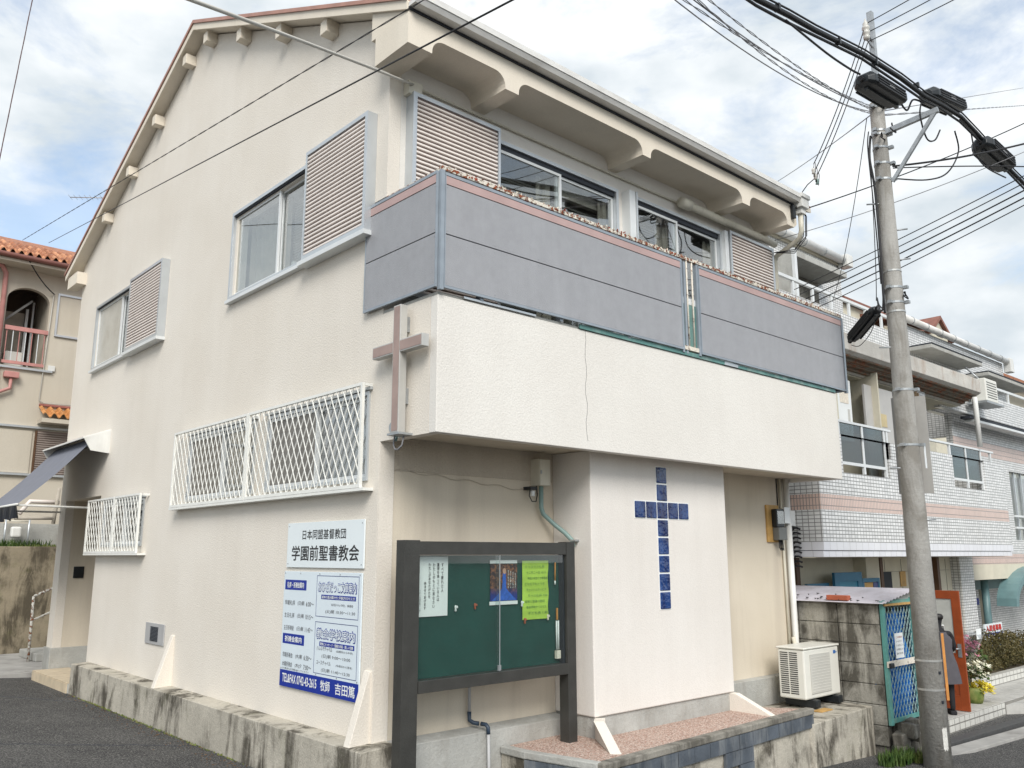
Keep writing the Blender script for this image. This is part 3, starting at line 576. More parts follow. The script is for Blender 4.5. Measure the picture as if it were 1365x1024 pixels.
for (p, q) in zip(F0, F0[1:]): fa.quad((p[0], 8.33, p[1]), (q[0], 8.33, q[1]), (q[0], 10.7, q[1]), (p[0], 10.7, p[1]))
fa.build('fabric', AWN, AW)
va = MB(); rv = random.Random(2); pr_ = [(-1.29, 8.33+i*.08, 2.39) for i in range(30)]
for i in range(29):
    o0 = .04*math.sin(i*1.1); o1 = .04*math.sin((i+1)*1.1)
    va.quad(pr_[i], pr_[i+1], (-1.29+.03+o1, pr_[i+1][1], 2.17+.02*math.sin((i+1)*.8)), (-1.29+.03+o0, pr_[i][1], 2.17+.02*math.sin(i*.8)))
va.build('valance', AWND, AW); Tb('front_bar', PIPEW, AW, [(-1.28, 8.32, 2.40), (-1.28, 10.7, 2.40)], .02)
Tb('arm', PIPEW, AW, [(-1.28, 8.36, 2.39), (-.02, 8.76, 2.40)], .018); Tb('arm', PIPEW, AW, [(-1.28, 10.6, 2.39), (-.02, 10.7, 2.40)], .018)
# TV antenna on the far slope of the roof
AN = thing('tv_antenna', 'thin television antenna above the left slope of the church roof', 'antenna', (.6, 8.5, 8.2))
Tb('mast', STEEL, AN, [(.55, 8.6, 8.2), (.55, 8.6, 9.02)], .016, 6); Tb('boom', STEEL, AN, [(-.15, 9.0, 9.0), (.75, 8.45, 9.06)], .012, 6)
for i in range(9):
    t = i/8; x = -.15+.9*t; y = 9.0-.55*t; Tb('element', STEEL, AN, [(x-.09, y-.14, 9.0+.06*t), (x+.09, y+.14, 9.0+.06*t)], .005, 4)
# ================================================================ things on the church
CR = thing('wall_cross', 'pink-faced metal cross with grey sides fixed to the overhanging upper wall', 'cross', (0, -.45, 2.7))
cy = -.455
for nm_, q in (('cross_upright', (cy-.06, cy+.06, 2.72, 3.95)), ('cross_arm', (cy+.0615, cy+.41, 3.48, 3.60)), ('cross_arm', (cy-.41, cy-.0615, 3.48, 3.60))):
    MB(SIDE).box(q[0], q[1], .06, .14, q[2], q[3]).build(nm_, CROSSS, CR, bevel=.004)
    MB(SIDE).box(q[0]+(.014 if nm_ != 'cross_arm' or q[0] < cy-.1 else 0), q[1]-(.014 if nm_ != 'cross_arm' or q[0] > cy else 0), .141, .144, q[2]+.014, q[3]-.014).build('cross_face', CROSSP, CR)
for z in (3.0, 3.7): MB(SIDE).box(cy-.02, cy+.02, .001, .049, z, z+.15).build('cross_bracket', STEEL, CR)
Bx('cross_foot', STEEL, CR, SIDE, cy-.1, cy+.09, .0, .16, 2.695, 2.715)
Tb('cable_loop', WIREG, CR, [(-.07, -.36, 2.70), (-.08, -.36, 2.62), (-.09, -.40, 2.57), (-.09, -.45, 2.565), (-.08, -.50, 2.60), (-.07, -.51, 2.69)], .008, 6)
MB(SIDE).tube([(cy+.20, .0, 2.80), (cy+.20, .03, 2.80)], .055, 16).build('wall_disc', STEEL, CR)
Tb('conduit_elbow', PIPEG, CR, [(-.03, cy+.13, 2.78), (-.03, cy+.12, 2.69), (-.05, cy+.10, 2.66)], .014, 6)
# --- name sign
S1 = thing('name_sign', 'white church name sign with two lines of black lettering on the side wall', 'sign', (0, .95, 1.5))
Bx('sign_board', SIGNW, S1, SIDE, .185, 1.735, .006, .022, 1.472, 1.945, bevel=.002)
def st(body, a, b, z, h, m=INK, bold=0., out=.0235, par=None, name='lettering'): text(body, SIDE, a, a-b, z, h, m, par or S1, out, True, bold, name=name)
st('日本同盟基督教団', 1.40, .52, 1.765, .10, bold=.008)
st('学園前聖書教会', 1.62, .27, 1.545, .155, bold=.014)
for y_, z_ in ((.22, 1.51), (1.70, 1.51), (.22, 1.91), (1.70, 1.91)): Bx('screw', STEEL, S1, SIDE, y_-.006, y_+.006, .022, .025, z_-.006, z_+.006)
# --- timetable sign
S2 = thing('timetable_sign', 'large white and blue service timetable sign under the name sign', 'sign', (0, .95, .3))
Bx('sign_board', SIGNW2, S2, SIDE, .20, 1.765, .006, .022, .235, 1.43, bevel=.002)
Bx('blue_band', NAVY, S2, SIDE, .202, 1.763, .0222, .0232, .237, .405, bevel=0)
def s2(body, a, b, z, h, m=INK, bold=0., out=.0245): st(body, a, b, z, h, m, bold, out, S2)
s2('TEL&FAX 0742-43-2615', 1.70, .98, .285, .085, PAPER, .018); s2('牧師', .90, .72, .275, .10, PAPER, .012); s2('吉田篤', .62, .26, .27, .105, PAPER, .012)
for a_, b_, z_, t_ in ((1.735, 1.27, 1.235, '礼拝・祈祷会案内'), (1.735, 1.27, .675, '祈祷会案内')):
    Bx('blue_tab', NAVY, S2, SIDE, b_, a_, .0222, .0232, z_, z_+.105); s2(t_, a_-.05, b_+.05, z_+.022, .06, PAPER, .02)
GI = simple('grey_ink', (.09, .09, .10), .6, .05)
for z_, n_, d_, t_ in ((1.075, '早朝礼拝', '(日)朝', '6:00〜'), (.945, '主日礼拝', '(日)朝', '10:15〜'), (.815, '主日祈祷会', '(日)朝', '11:45〜'), (.535, '早朝祈祷会', '(水)朝', '6:30〜'), (.432+.01, '木曜祈祷会', '(木)夕', '7:00〜')):
    s2(n_, 1.72, 1.50, z_, .052, GI); s2(d_, 1.44, 1.30, z_, .050, GI); s2(t_, 1.26, 1.10, z_, .048, GI)
st('どの集会もお気軽においでください', 1.72, 1.14, .413, .02, GI, 0, .0245, S2)
for (zb, zt, head, sub, lines) in ((.985, 1.395, 'おひざだっこ文庫案内', '絵本の読み聞かせと手遊びのひととき', [(.115, .75, .34, .024, '幼児から小学生、保護者'), (.035, .86, .30, .042, '(火)朝 10:30〜11:30')]), (.43, .935, '教会学校案内', '賛美とメッセージ・聖書のお話・楽しい活動', [(.225, 1.0, .70, .045, 'ハレルヤチャペル'), (.228, .62, .32, .026, '(幼稚科から中学)'), (.155, .90, .36, .042, '(日)朝 9:00〜10:00'), (.09, 1.0, .72, .042, 'ユースチャペル'), (.093, .62, .32, .026, '(中高科から青年)'), (.02, .90, .36, .042, '(日)朝 11:40〜12:30')])):
    a_, b_ = 1.055, .245
    for q in ((a_-.006, a_, zb, zt), (b_, b_+.006, zb, zt), (b_+.006, a_-.006, zt-.006, zt), (b_+.006, a_-.006, zb, zb+.006)): Bx('box_rule', NAVY2, S2, SIDE, q[0], q[1], .0222, .0232, q[2], q[3])
    text(head, SIDE, a_-.04, a_-b_-.08, zt-.165, .105, NAVY, S2, .0245, True, .045); text(head, SIDE, a_-.045, a_-b_-.09, zt-.16, .095, SIGNW, S2, .0258, True, .006)
    Bx('blue_tab', NAVY, S2, SIDE, b_+.05, a_-.10, .0222, .0232, zt-.235, zt-.19); s2(sub, a_-.12, b_+.07, zt-.228, .030, PAPER, .01)
    for dz, p_, q_, h_, t_ in lines: s2(t_, p_, q_, zb+dz, h_, GI)
for y_ in (.23, .6, 1.0, 1.4, 1.74):
    for z_ in (.42, 1.41): Bx('screw', STEEL, S2, SIDE, y_-.006, y_+.006, .0235, .0262, z_-.006, z_+.006)
# --- notice board
NB = thing('notice_board', 'dark framed glass notice board with green felt on two posts', 'notice board', (1.05, -.5, -.3))
Bx('post', DKMETAL, NB, IDN, -.045, .130, -.53, -.40, -1.1, 1.735, bevel=.003); Bx('post', DKMETAL, NB, IDN, 2.055, 2.18, -.53, -.40, -.30, 1.735, bevel=.003)
Bx('top_rail', DKMETAL, NB, IDN, .132, 2.053, -.525, -.40, 1.60, 1.725, bevel=.003); Bx('bottom_rail', DKMETAL, NB, IDN, .132, 2.053, -.54, -.40, .385, .49, bevel=.003)
Bx('back_panel', GREENB, NB, IDN, .132, 2.053, -.425, -.41, .492, 1.598); Bx('rear_cover', DKMETAL, NB, IDN, .132, 2.053, -.409, -.40, .492, 1.598)
Bx('sliding_pane', GLASSB, NB, IDN, .134, 1.12, -.515, -.511, .492, 1.598); Bx('sliding_pane', GLASSB, NB, IDN, 1.08, 2.051, -.500, -.496, .492, 1.598)
Bx('pane_edge', ALU, NB, IDN, 1.117, 1.122, -.517, -.509, .492, 1.598); Bx('lock', STEEL, NB, IDN, 1.09, 1.125, -.53, -.515, .50, .55)
Bx('inner_frame', SEAM, NB, IDN, 2.03, 2.052, -.49, -.43, .492, 1.598)
def tf(b, u0, w, z0, h, m, par, out=.4415, bold=0.): return text(b, FRONT, u0, w, z0, h, m, par, out, False, bold)
k = thing('scripture_sheet', 'white sheet of vertical brush lettering pinned inside the notice board', 'poster', (.34, -.44, 1.05))
Bx('sheet', PAPER, k, IDN, .15, .525, -.440, -.436, 1.04, 1.585)
for i, (s_, z_, h_) in enumerate((('すべて疲れた人', 1.27, .27), ('重荷を負っている人は', 1.19, .35), ('わたしのもとに来なさい', 1.13, .41), ('わたしがあなたがたを', 1.22, .32), ('休ませてあげます', 1.12, .25))):
    tf('\n'.join(s_), .445-i*.05, .028, z_-.015, h_, INK, k, .4412, .015)
tf('\n'.join('マタイの福音書十一章'), .195, .014, 1.09, .19, GI, k, .4412)
k = thing('picture_poster', 'dark blue night picture poster between two white strips in the notice board', 'poster', (1.2, -.44, 1.1))
def posterm():
    q = NM('poster_print', .5); n_ = q.noise(30, 6, .7, q.vec(1, 1, 1)); c = q.mix(q.ramp(n_, .45, .6), (.035, .025, .03), (.28, .12, .06))
    s_ = q.n('ShaderNodeSeparateXYZ'); q.l(q.pos, s_.inputs[0]); return q.fin(q.mix(q.ramp(s_.outputs[2], 1.20, 1.28, 1, 0), c, (.01, .03, .22)))
Bx('sheet', posterm(), k, IDN, 1.06, 1.42, -.440, -.436, 1.15, 1.51)
BLP = simple('poster_blue', (.03, .12, .50), .5, .3, 25)
MB().prism([(1.08, 1.152), (1.41, 1.152), (1.30, 1.24), (1.27, 1.27), (1.265, 1.42), (1.225, 1.42), (1.215, 1.27), (1.18, 1.23)], 1, -.4412, -.4405).build('printed_figure', BLP, k)
MB().add([(1.245+.022*math.cos(t*.63), -.4416, 1.44+.03*math.sin(t*.63)) for t in range(10)], [tuple(range(10))]).build('printed_head', SKIN, k)
for i in range(4): tf('\n'.join(('あなたの道を', '主にゆだねよ', '恐れるな', '世の光'))[i*0:]if False else '\n'.join(('あなたの道を', '主にゆだねよ', '主に信頼せよ', '世の光である')[i]), 1.385-i*.032, .018, 1.27, .15+.01*i, PAPER, k, .4414)
Bx('strip', PAPER, k, IDN, 1.055, 1.42, -.441, -.436, 1.515, 1.548); Bx('strip', PAPER, k, IDN, 1.05, 1.425, -.441, -.436, 1.112, 1.146)
k = thing('handwritten_sheet', 'wavy yellow-green handwritten notice pinned inside the notice board', 'poster', (1.68, -.44, 1.2))
YG = simple('yellow_green_paper', (.45, .66, .09), .75, .12, 5)
m_ = MB(); N = 14
for i in range(N):
    z0_, z1_ = .95+.59*i/N, .95+.59*(i+1)/N; f = lambda z: .012*math.sin(z*22)
    m_.quad((1.49+.4*f(z0_), -.442+f(z0_)*.5, z0_), (1.86+f(z0_), -.442+f(z0_)*.5, z0_), (1.86+f(z1_), -.442+f(z1_)*.5, z1_), (1.49+.4*f(z1_), -.442+f(z1_)*.5, z1_))
m_.build('sheet', YG, k, smooth=True)
HB = simple('pen_green_ink', (.10, .22, .06), .6, .2)
for i, s_ in enumerate(('クリスマス礼拝', '十二月二十日 10:15', '降誕の祝会とお食事会', 'どなたでもどうぞ', 'キャンドルサービス', '夕べの礼拝 7:00', '聖歌と聖書の朗読', '教会学校クリスマス', '子ども会 1:30')): tf(s_, 1.52+.02*(i % 3), .28, 1.465-i*.058, .028, HB, k, .4505)
for nm_, x, z, m_ in (('pin_figure', .62, 1.09, PAPER), ('pin_figure', .86, 1.10, BRICKR), ('pin_figure', 1.52, .93, BRICKR), ('pin_figure', 1.85, .95, FLAKE), ('pin_figure', 1.48, 1.10, PAPER)):
    m2 = MB(); m2.lathe((x, -.445, z-.02), [(.004, 0), (.012, .01), (.008, .03), (.013, .045), (.006, .06)], 8); m2.lathe((x+.02, -.445, z+.01), [(.003, 0), (.009, .01), (.003, .025)], 6)
    o = m2.build('pin_figure', m_, None, smooth=True)
    tag(o, {.62: 'small white pin figure alone on the green felt, left one of two', .86: 'small red pin figure on the green felt, right one of two', 1.52: 'small red pin at the lower left corner of the yellow-green notice', 1.85: 'small cream pin at the lower right corner of the yellow-green notice', 1.48: 'small white pin beside the bottom strip of the picture poster'}[x], 'pin')
k = thing('ballpoint_pen', 'brown pen clipped upright at the upper right edge inside the notice board', 'pen', (1.95, -.45, 1.3)); Tb('barrel', WOODO, k, [(1.955, -.45, 1.33), (1.96, -.45, 1.52)], .008, 6); Tb('cap', PAPER, k, [(1.954, -.45, 1.29), (1.955, -.45, 1.33)], .009, 6)
k = thing('key_holder', 'white tube holder with a brown tag at the lower right inside the notice board', 'holder', (1.98, -.45, .6)); Tb('tube', PAPER, k, [(1.965, -.455, .63), (1.965, -.455, .92)], .009, 6); Tb('tube', PAPER, k, [(1.992, -.455, .63), (1.992, -.455, .92)], .009, 6); Bx('clip', FLAKE, k, IDN, 1.95, 2.01, -.47, -.44, .54, .62); Bx('tag', WOODO, k, IDN, 1.965, 1.985, -.46, -.45, .93, 1.05)
# --- junction box and conduit beside the board
J = thing('meter_cabinet', 'cream switch box high in the recess above the notice board', 'electrical box', (2.1, 0, 2.45))
Bx('cabinet', PIPEC, J, FRONT, 2.03, 2.20, .0, .14, 2.36, 2.66, bevel=.006); Bx('cabinet_door', PIPEC, J, FRONT, 2.035, 2.195, .142, .155, 2.365, 2.655, bevel=.004); Bx('latch', STEEL, J, FRONT, 2.04, 2.06, .156, .162, 2.49, 2.53)
Tb('light_sensor', PAPER, J, [(1.97, -.10, 2.30), (1.97, -.10, 2.24)], .024, 10); Bx('sensor_base', BLACK, J, FRONT, 1.92, 2.02, .0, .12, 2.31, 2.345); Tb('sensor_wire', WIRE, J, [(1.93, -.1, 2.31), (1.91, -.11, 2.24), (1.94, -.12, 2.18), (2.0, -.12, 2.18), (2.04, -.1, 2.25), (2.05, -.08, 2.36)], .006, 6)
k = thing('flexible_conduit', 'bent green-grey conduit running from the cream switch box to the notice board', 'conduit', (2.15, -.1, 2.3))
Tb('conduit_tube', PIPEG, k, [(2.13, -.07, 2.36), (2.13, -.07, 2.12), (2.15, -.08, 2.05), (2.25, -.16, 1.93), (2.31, -.26, 1.84), (2.335, -.34, 1.76), (2.335, -.36, 1.70), (2.2, -.42, 1.68), (2.17, -.44, 1.66)], .026, 10); Bx('conduit_clip', STEEL, k, IDN, 2.31, 2.379, -.41, -.33, 1.745, 1.765)
k = thing('drain_hose', 'grey drain pipe with dark elbows running down under the notice board', 'pipe', (1.13, -.2, 0))
Tb('pipe_section', PIPEGR, k, [(1.13, -.04, .55), (1.13, -.04, .06)], .016, 8); Tb('elbow', PIPED, k, [(1.13, -.04, .06), (1.13, -.045, -.02), (1.16, -.07, -.045), (1.19, -.12, -.05)], .021, 8); Tb('elbow', PIPED, k, [(1.20, -.14, -.05), (1.225, -.19, -.055), (1.23, -.215, -.08), (1.23, -.22, -.14)], .021, 8); Tb('pipe_section', PIPEGR, k, [(1.23, -.22, -.14), (1.24, -.23, -.9)], .016, 8)
# --- electricity meter
k = thing('electricity_meter', 'dark electricity meter on a yellow wooden board by the corner downpipe', 'meter', (7.1, 0, 2))
Bx('backboard', WOOD, k, FRONT, 6.86, 7.20, .001, .03, 1.78, 2.33, bevel=.003); Bx('meter_case', BLACK, k, FRONT, 6.98, 7.20, .031, .12, 2.0, 2.27, bevel=.01); Bx('terminal_cover', simple('meter_grey', (.14, .145, .14), .4, .1), k, FRONT, 6.99, 7.22, .031, .14, 1.81, 1.995, bevel=.01); Bx('meter_window', GLASS, k, FRONT, 7.0, 7.18, .121, .124, 2.05, 2.24); Bx('label_plate', ALUW, k, FRONT, 7.19, 7.34, .10, .13, 2.06, 2.30)
for dx in (0, .04, .08): Tb('meter_cable', WIRE, k, [(7.05+dx, -.09, 1.82), (7.04+dx, -.10, 1.70), (7.08+dx, -.10, 1.66), (7.11+dx, -.08, 1.72), (7.11+dx, -.06, 1.82)], .007, 5)
# --- air conditioner
AC = thing('ac_outdoor_unit', 'ivory air conditioner outdoor unit on the concrete terrace', 'air conditioner', (6.95, -.55, -.46))
Bx('casing', ACW, AC, IDN, 6.47, 7.43, -.70, -.30, -.335, .315, bevel=.02); Bx('top_cover', ACW, AC, IDN, 6.455, 7.445, -.715, -.285, .317, .345, bevel=.012)
Bx('front_panel', ACP, AC, IDN, 6.62, 7.16, -.712, -.702, -.27, .25, bevel=.006)
for i in range(13): Bx('panel_rib', ACW, AC, IDN, 6.64, 7.14, -.7155, -.7125, -.24+i*.037, -.236+i*.037)
for i in range(20):
    for c in range(2): Bx('louvre', ACD, AC, IDN, 6.466, 6.4695, -.60+c*.14, -.48+c*.14, -.27+i*.028, -.257+i*.028)
Bx('brand_plate', BLUEL, AC, IDN, 7.28, 7.34, -.7035, -.7005, .215, .26); text('AIR', FRONT, 7.345, .035, .225, .02, BLUEL, AC, .7025, False, .02)
for x in (6.60, 7.22): Bx('foot', BLACK, AC, IDN, x, x+.11, -.78, -.30, -.445, -.34, bevel=.015)
Tb('refrigerant_hose', PIPEC, AC, [(7.40, -.33, .0), (7.40, -.2, -.1), (7.36, -.1, .1), (7.30, -.08, .4)], .03, 8)
k = Bx('wood_scrap', WOOD, None, IDN, 6.45, 6.75, -.92, -.80, -.46, -.445); k['label'] = 'thin wooden offcut lying in front of the air conditioner feet'; k['category'] = 'plank'
# ================================================================ storage shed with block wall and gate
SH = thing('storage_shed', 'mossy concrete block storage shed with corrugated roof between the two buildings', 'shed', (8, -.7, -.9))
bw = None; rb = random.Random(9)
for r in range(7):
    for c in range(3):
        y0 = -1.3+c*.62-(.31 if False else 0); z0_ = .90-(r+1)*.268
        o = MB().box(0, .12, 0, .608, 0, .258).build('block', BLOCKM, SH, bevel=.006) if bw is None else clone(bw, SH)
        if bw is None: bw = o
        o.location = Vector((7.502+rb.uniform(0, .006), y0, z0_))
Bx('block_core', COPING, SH, IDN, 7.53, 7.60, -1.285, .55, -1.3, .89); Bx('roof_plate', COPING, SH, IDN, 7.515, 7.60, -1.30, .55, .892, .925)
GT = thing('gate', None, None, (0, 0, 0)); GT.location = (0, 0, 0); GT.parent = SH; 
# offset handled through parent sum
for q in ((7.50, 7.575, -.70, .95), (8.42, 8.47, -.66, .98)): Bx('gate_post', TEAL, GT, IDN, q[0], q[1], -1.37, -1.32, q[2], q[3], bevel=.004)
for z in (-.68, .90): Bx('gate_rail', TEAL, GT, IDN, 7.576, 8.419, -1.36, -1.33, z, z+.06, bevel=.003)
Bx('gate_latch_bar', RUSTB, GT, IDN, 7.5, 8.42, -1.385, -1.362, .06, .14); Bx('padlock', BLACK, GT, IDN, 7.51, 7.62, -1.42, -1.386, .05, .12, bevel=.01); Bx('hinge_post', RUSTY, GT, IDN, 8.475, 8.51, -1.36, -1.31, -.75, 1.0)
mesh_ = MB(); A, B_, C_, D_ = 7.576, 8.419, -.62, .90
for sg in (1, -1):
    u = A-1.8
    while u < B_+1.8:
        lo, hi = C_, D_; s_ = 1.7
        if sg > 0: lo = max(lo, C_+(A-u)*s_); hi = min(hi, C_+(B_-u)*s_)
        else: lo = max(lo, C_+(u-B_)*s_); hi = min(hi, C_+(u-A)*s_)
        if hi-lo > .02: mesh_.beam((u+sg*(lo-C_)/s_, -1.345, lo), (u+sg*(hi-C_)/s_, -1.345, hi), .006, .006, (0, 1, 0))
        u += .10
mesh_.build('gate_mesh', simple('mesh_pale_green', (.40, .55, .50), .5, .1), GT, kind='stuff')
k = Bx('notice_paper', PAPER, None, IDN, 7.80, 8.06, -1.368, -1.364, .16, .50); k['label'] = 'white paper notice tied to the teal mesh gate'; k['category'] = 'notice'
for i in range(5): t_ = text(('ごみ収集所', 'ルールを守って', '月・木 燃えるごみ', '火 資源ごみ', '自治会')[i], FRONT, 7.83, .2, .43-i*.055, .028, BRICKR if i == 0 else GI, k, 1.3695)
tp = MB(); nx, nz = 14, 14
pt = lambda i, j: (7.52+1.04*i/nx, -1.18+.07*math.sin(i*1.1+j*.6)+.045*math.sin(j*1.9+i*2.3)-.06*(1-j/nz), -.66+1.52*j/nz*(1-.07*abs(math.sin(i*.7))))
for i in range(nx):
    for j in range(nz): tp.quad(pt(i, j), pt(i+1, j), pt(i+1, j+1), pt(i, j+1))
o = tp.build('tarpaulin', TARP, None, smooth=True); o['label'] = 'crumpled bright blue tarpaulin heaped behind the teal mesh gate'; o['category'] = 'tarpaulin'
Bx('inner_side', BLOCKM, SH, IDN, 8.53, 8.60, -1.29, -.3, -1.1, 1.0); Bx('back_wall', SOIL, SH, IDN, 7.62, 8.5, -.35, -.28, -1.0, .9)
cr = MB(); n = 44
def rz(x, y): return .925+.17*(x-7.42)/1.1
for i in range(n):
    xa, xb = 7.40+1.15*i/n, 7.40+1.15*(i+1)/n; ha, hb = .010*math.sin(i*math.pi/2), .010*math.sin((i+1)*math.pi/2)
    cr.quad((xa, -1.43, rz(xa, -1.43)+ha), (xb, -1.43, rz(xb, -1.43)+hb), (xb, .9, rz(xb, .9)+hb), (xa, .9, rz(xa, .9)+ha))
o = cr.build('roof_sheet', CORR, SH)
Bx('roof_batten', WOOD, SH, IDN, 7.52, 8.5, -1.40, -1.36, .885, .915); MB().prism([(7.6, .92), (8.5, .92), (8.5, 1.07), (7.6, .94)], 1, -1.34, -1.30).build('gable_fill', CONC_GREY, SH)
k = MB().box(7.46, 7.57, -.88, -.56, .945, 1.015).build('brick', BRICKR, None, bevel=.006); k['label'] = 'red brick lying on the corrugated shed roof'; k['category'] = 'brick'
rw = MB(); rg_ = random.Random(4)
for i in range(22): x = 7.42+rg_.uniform(0, .5)*rg_.random(); y = rg_.uniform(-1.4, .2); s = rg_.uniform(.01, .03); z = .942+.15*(x-7.42); rw.quad((x-s, y, z), (x, y-s, z+.01), (x+s, y, z+.015), (x, y+s, z+.02))
rw.build('leaf_litter', HAIR, None, kind='stuff'); bpy.data.objects['leaf_litter']['label'] = 'dark dead leaves at the edge of the shed roof'
rs = random.Random(12)
for i in range(7):
    x = 7.45+i*.095; y = -1.52+rs.uniform(-.1, .08); z = -1.0+.13*(i % 3); s = .11
    o = MB().add([(x+a*s*rs.uniform(.6, 1), y+b*s*rs.uniform(.6, 1), z+c*s*rs.uniform(.6, 1.1)) for a in (-1, 1) for b in (-1, 1) for c in (-1, 1)], [(0, 1, 3, 2), (4, 6, 7, 5), (0, 4, 5, 1), (2, 3, 7, 6), (0, 2, 6, 4), (1, 5, 7, 3)]).build('rubble_stone', COPING, None, bevel=.015)
    tag(o, ['low', 'middle', 'upper'][i % 3]+' layer concrete lump of the rubble below the shed gate, '+['leftmost', 'second from the left', 'third from the left', 'fourth from the left', 'fifth from the left', 'sixth from the left', 'rightmost'][i], 'stone', 'rubble below the shed gate')
rg2 = MB(); rs = random.Random(3)
for i in range(40):
    x = 8.0+rs.uniform(-.15, .2); y = -1.42+rs.uniform(-.08, .05); z = -.82+rs.uniform(-.15, .1); a = [(x+rs.uniform(-.07, .07), y+rs.uniform(-.04, .04), z+rs.uniform(-.09, .09)) for _ in range(4)]; rg2.quad(*a)
o = rg2.build('rag', CLOTHW, None); tag(o, 'torn white rag hanging below the mesh gate', 'rag')
def tufts(name, m, c, rx, ry, n, hh, seed, label, kind='stuff', z=None):
    r = random.Random(seed); k = MB()
    for i in range(n):
        a = r.uniform(0, 6.28); q = math.sqrt(r.random()); x = c[0]+rx*q*math.cos(a); y = c[1]+ry*q*math.sin(a); z0_ = c[2]; h = hh*r.uniform(.4, 1); b = r.uniform(0, 6.28); w = r.uniform(.006, .016); l = r.uniform(.1, .5)*h
        dx, dy = math.cos(b), math.sin(b)
        k.quad((x-dy*w, y+dx*w, z0_), (x+dy*w, y-dx*w, z0_), (x+dy*w*.8+dx*l*.5, y-dx*w*.8+dy*l*.5, z0_+h*.6), (x+dx*l, y+dy*l, z0_+h), (x-dy*w*.8+dx*l*.5, y+dx*w*.8+dy*l*.5, z0_+h*.6))
    o = k.build(name, m, None, kind=kind); o['label'] = label; return o
tufts('weeds', LEAF, (7.0, -1.62, -1.06), .42, .14, 330, .20, 8, 'green weeds growing between the rubble and the utility pole')
tufts('weeds', WEED, (7.55, -1.75, -1.08), .3, .15, 200, .14, 18, 'short yellow-green weeds at the foot of the utility pole')
# ================================================================ utility pole
PO = thing('utility_pole', 'weathered round concrete utility pole with steel bands and bracket arm', 'utility pole', (7.27, -2.03, -1.1))
PX_, PY_ = 7.27, -2.03
pr0 = lambda z: .172-(z+1.1)*.0078
MB().tube([(PX_, PY_, -1.3), (PX_, PY_, 2), (PX_, PY_, 5), (PX_, PY_, 8.2)], [pr0(-1.3), pr0(2), pr0(5), pr0(8.2)], 32).build('shaft', POLEM, PO, smooth=True)
def band(z, h=.03, m=STEEL, bolt=True):
    k = MB(); k.tube([(PX_, PY_, z), (PX_, PY_, z+h)], pr0(z)+.006, 28)
    if bolt: k.box(PX_+.02, PX_+.08, PY_-pr0(z)-.06, PY_-pr0(z)+.02, z-.005, z+h+.005); k.box(PX_-pr0(z)-.06, PX_-pr0(z)+.01, PY_-.03, PY_+.03, z-.005, z+h+.005)
    k.build('band', m, PO)
for z in (7.72, 7.66, 6.95, 7.2, 5.30, 5.08, 3.82, 3.05, 7.45, 8.1): band(z)
for z in (.23, -.13, 5.55, 4.95): band(z, .025, simple('stainless_band', (.5, .5, .48), .3, .05, metal=.6), False)
Bx('top_channel', STEEL, PO, IDN, PX_-.02, PX_+.06, PY_-.06, PY_+.02, 8.15, 9.72)
for i, z in enumerate((6.2, 4.45, 2.05, 2.75, 5.75, 6.6)):
    s = 1 if i % 2 else -1; Tb('step_bolt', STEEL, PO, [(PX_-s*.05, PY_-.0*s, z), (PX_-s*.27*.66, PY_+s*.27*.75, z+.01)], .012, 6)
MB().beam((PX_, PY_-.05, 7.70), (7.36, -2.85, 7.80), .06, .075).build('bracket_arm', STEEL, PO); MB().beam((PX_+.02, PY_-.12, 6.92), (7.35, -2.8, 7.77), .045, .05).build('bracket_brace', STEEL, PO)
Bx('number_plate', ALUW, PO, IDN, 7.36, 7.41, -2.20, -2.195, 2.75, 3.05)
MB().beam((PX_+.93*.22+.05*.74, PY_+.37*.22-.05*.67, 2.42), (PX_+.93*.22+.05*.74, PY_+.37*.22-.05*.67, 3.78), .44, .02, (.93, .37, 0)).build('ad_board', simple('board_back_grey', (.34, .33, .31), .6, .1), PO)
fdx, fdy = .93, .37; rdx, rdy = .74, -.67
bc = (PX_+.185*rdx, PY_+.185*rdy)
WB = thing('strapped_board', 'narrow orange wooden board with black back strapped to the utility pole', 'board', (bc[0], bc[1], -.2))
def vplank(cx_, cy_, z0_, z1_, th, wd, nm_, m_): MB().add([(cx_+a*rdx*th/2+b*fdx*wd/2, cy_+a*rdy*th/2+b*fdy*wd/2, z) for z in (z0_, z1_) for a, b in ((-1, -1), (1, -1), (1, 1), (-1, 1))], [(0, 1, 2, 3), (7, 6, 5, 4), (0, 4, 5, 1), (1, 5, 6, 2), (2, 6, 7, 3), (3, 7, 4, 0)]).build(nm_, m_, WB, bevel=.003)
vplank(bc[0]-.02, bc[1]+.018, -.26, .60, .045, .22, 'board_back', BLACK); vplank(bc[0]+.02, bc[1]-.018, -.25, .57, .035, .22, 'plank', WOODO)
for i, (a0, z0_, s_) in enumerate(((3.9, .05, .05), (3.8, -.30, .05), (4.05, 1.1, .03))):
    pass
pp = MB(); rq = random.Random(6)
for i in range(6):
    a0 = math.radians(232+i*4); a1 = math.radians(236+i*4)
    pp.quad(*[(PX_+(pr0(-.6)+.003)*math.cos(t), PY_+(pr0(-.6)+.003)*math.sin(t), z) for t, z in ((a0, -.86+rq.uniform(0, .04)), (a1, -.86+rq.uniform(0, .04)), (a1, -.55+rq.uniform(-.05, 0)), (a0, -.55+rq.uniform(-.05, 0)))])
pp.build('torn_sticker', simple('torn_paper', (.62, .61, .57), .8, .15, 40, dirt=(.3, .3, .3), damt=.6, dscale=(30, 30, 30)), PO)
for z in (.08, -.28): Bx('band_hole_mark', SEAM, PO, IDN, PX_-.075, PX_-.04, PY_-pr0(z)-.002, PY_-pr0(z)+.04, z, z+.035)
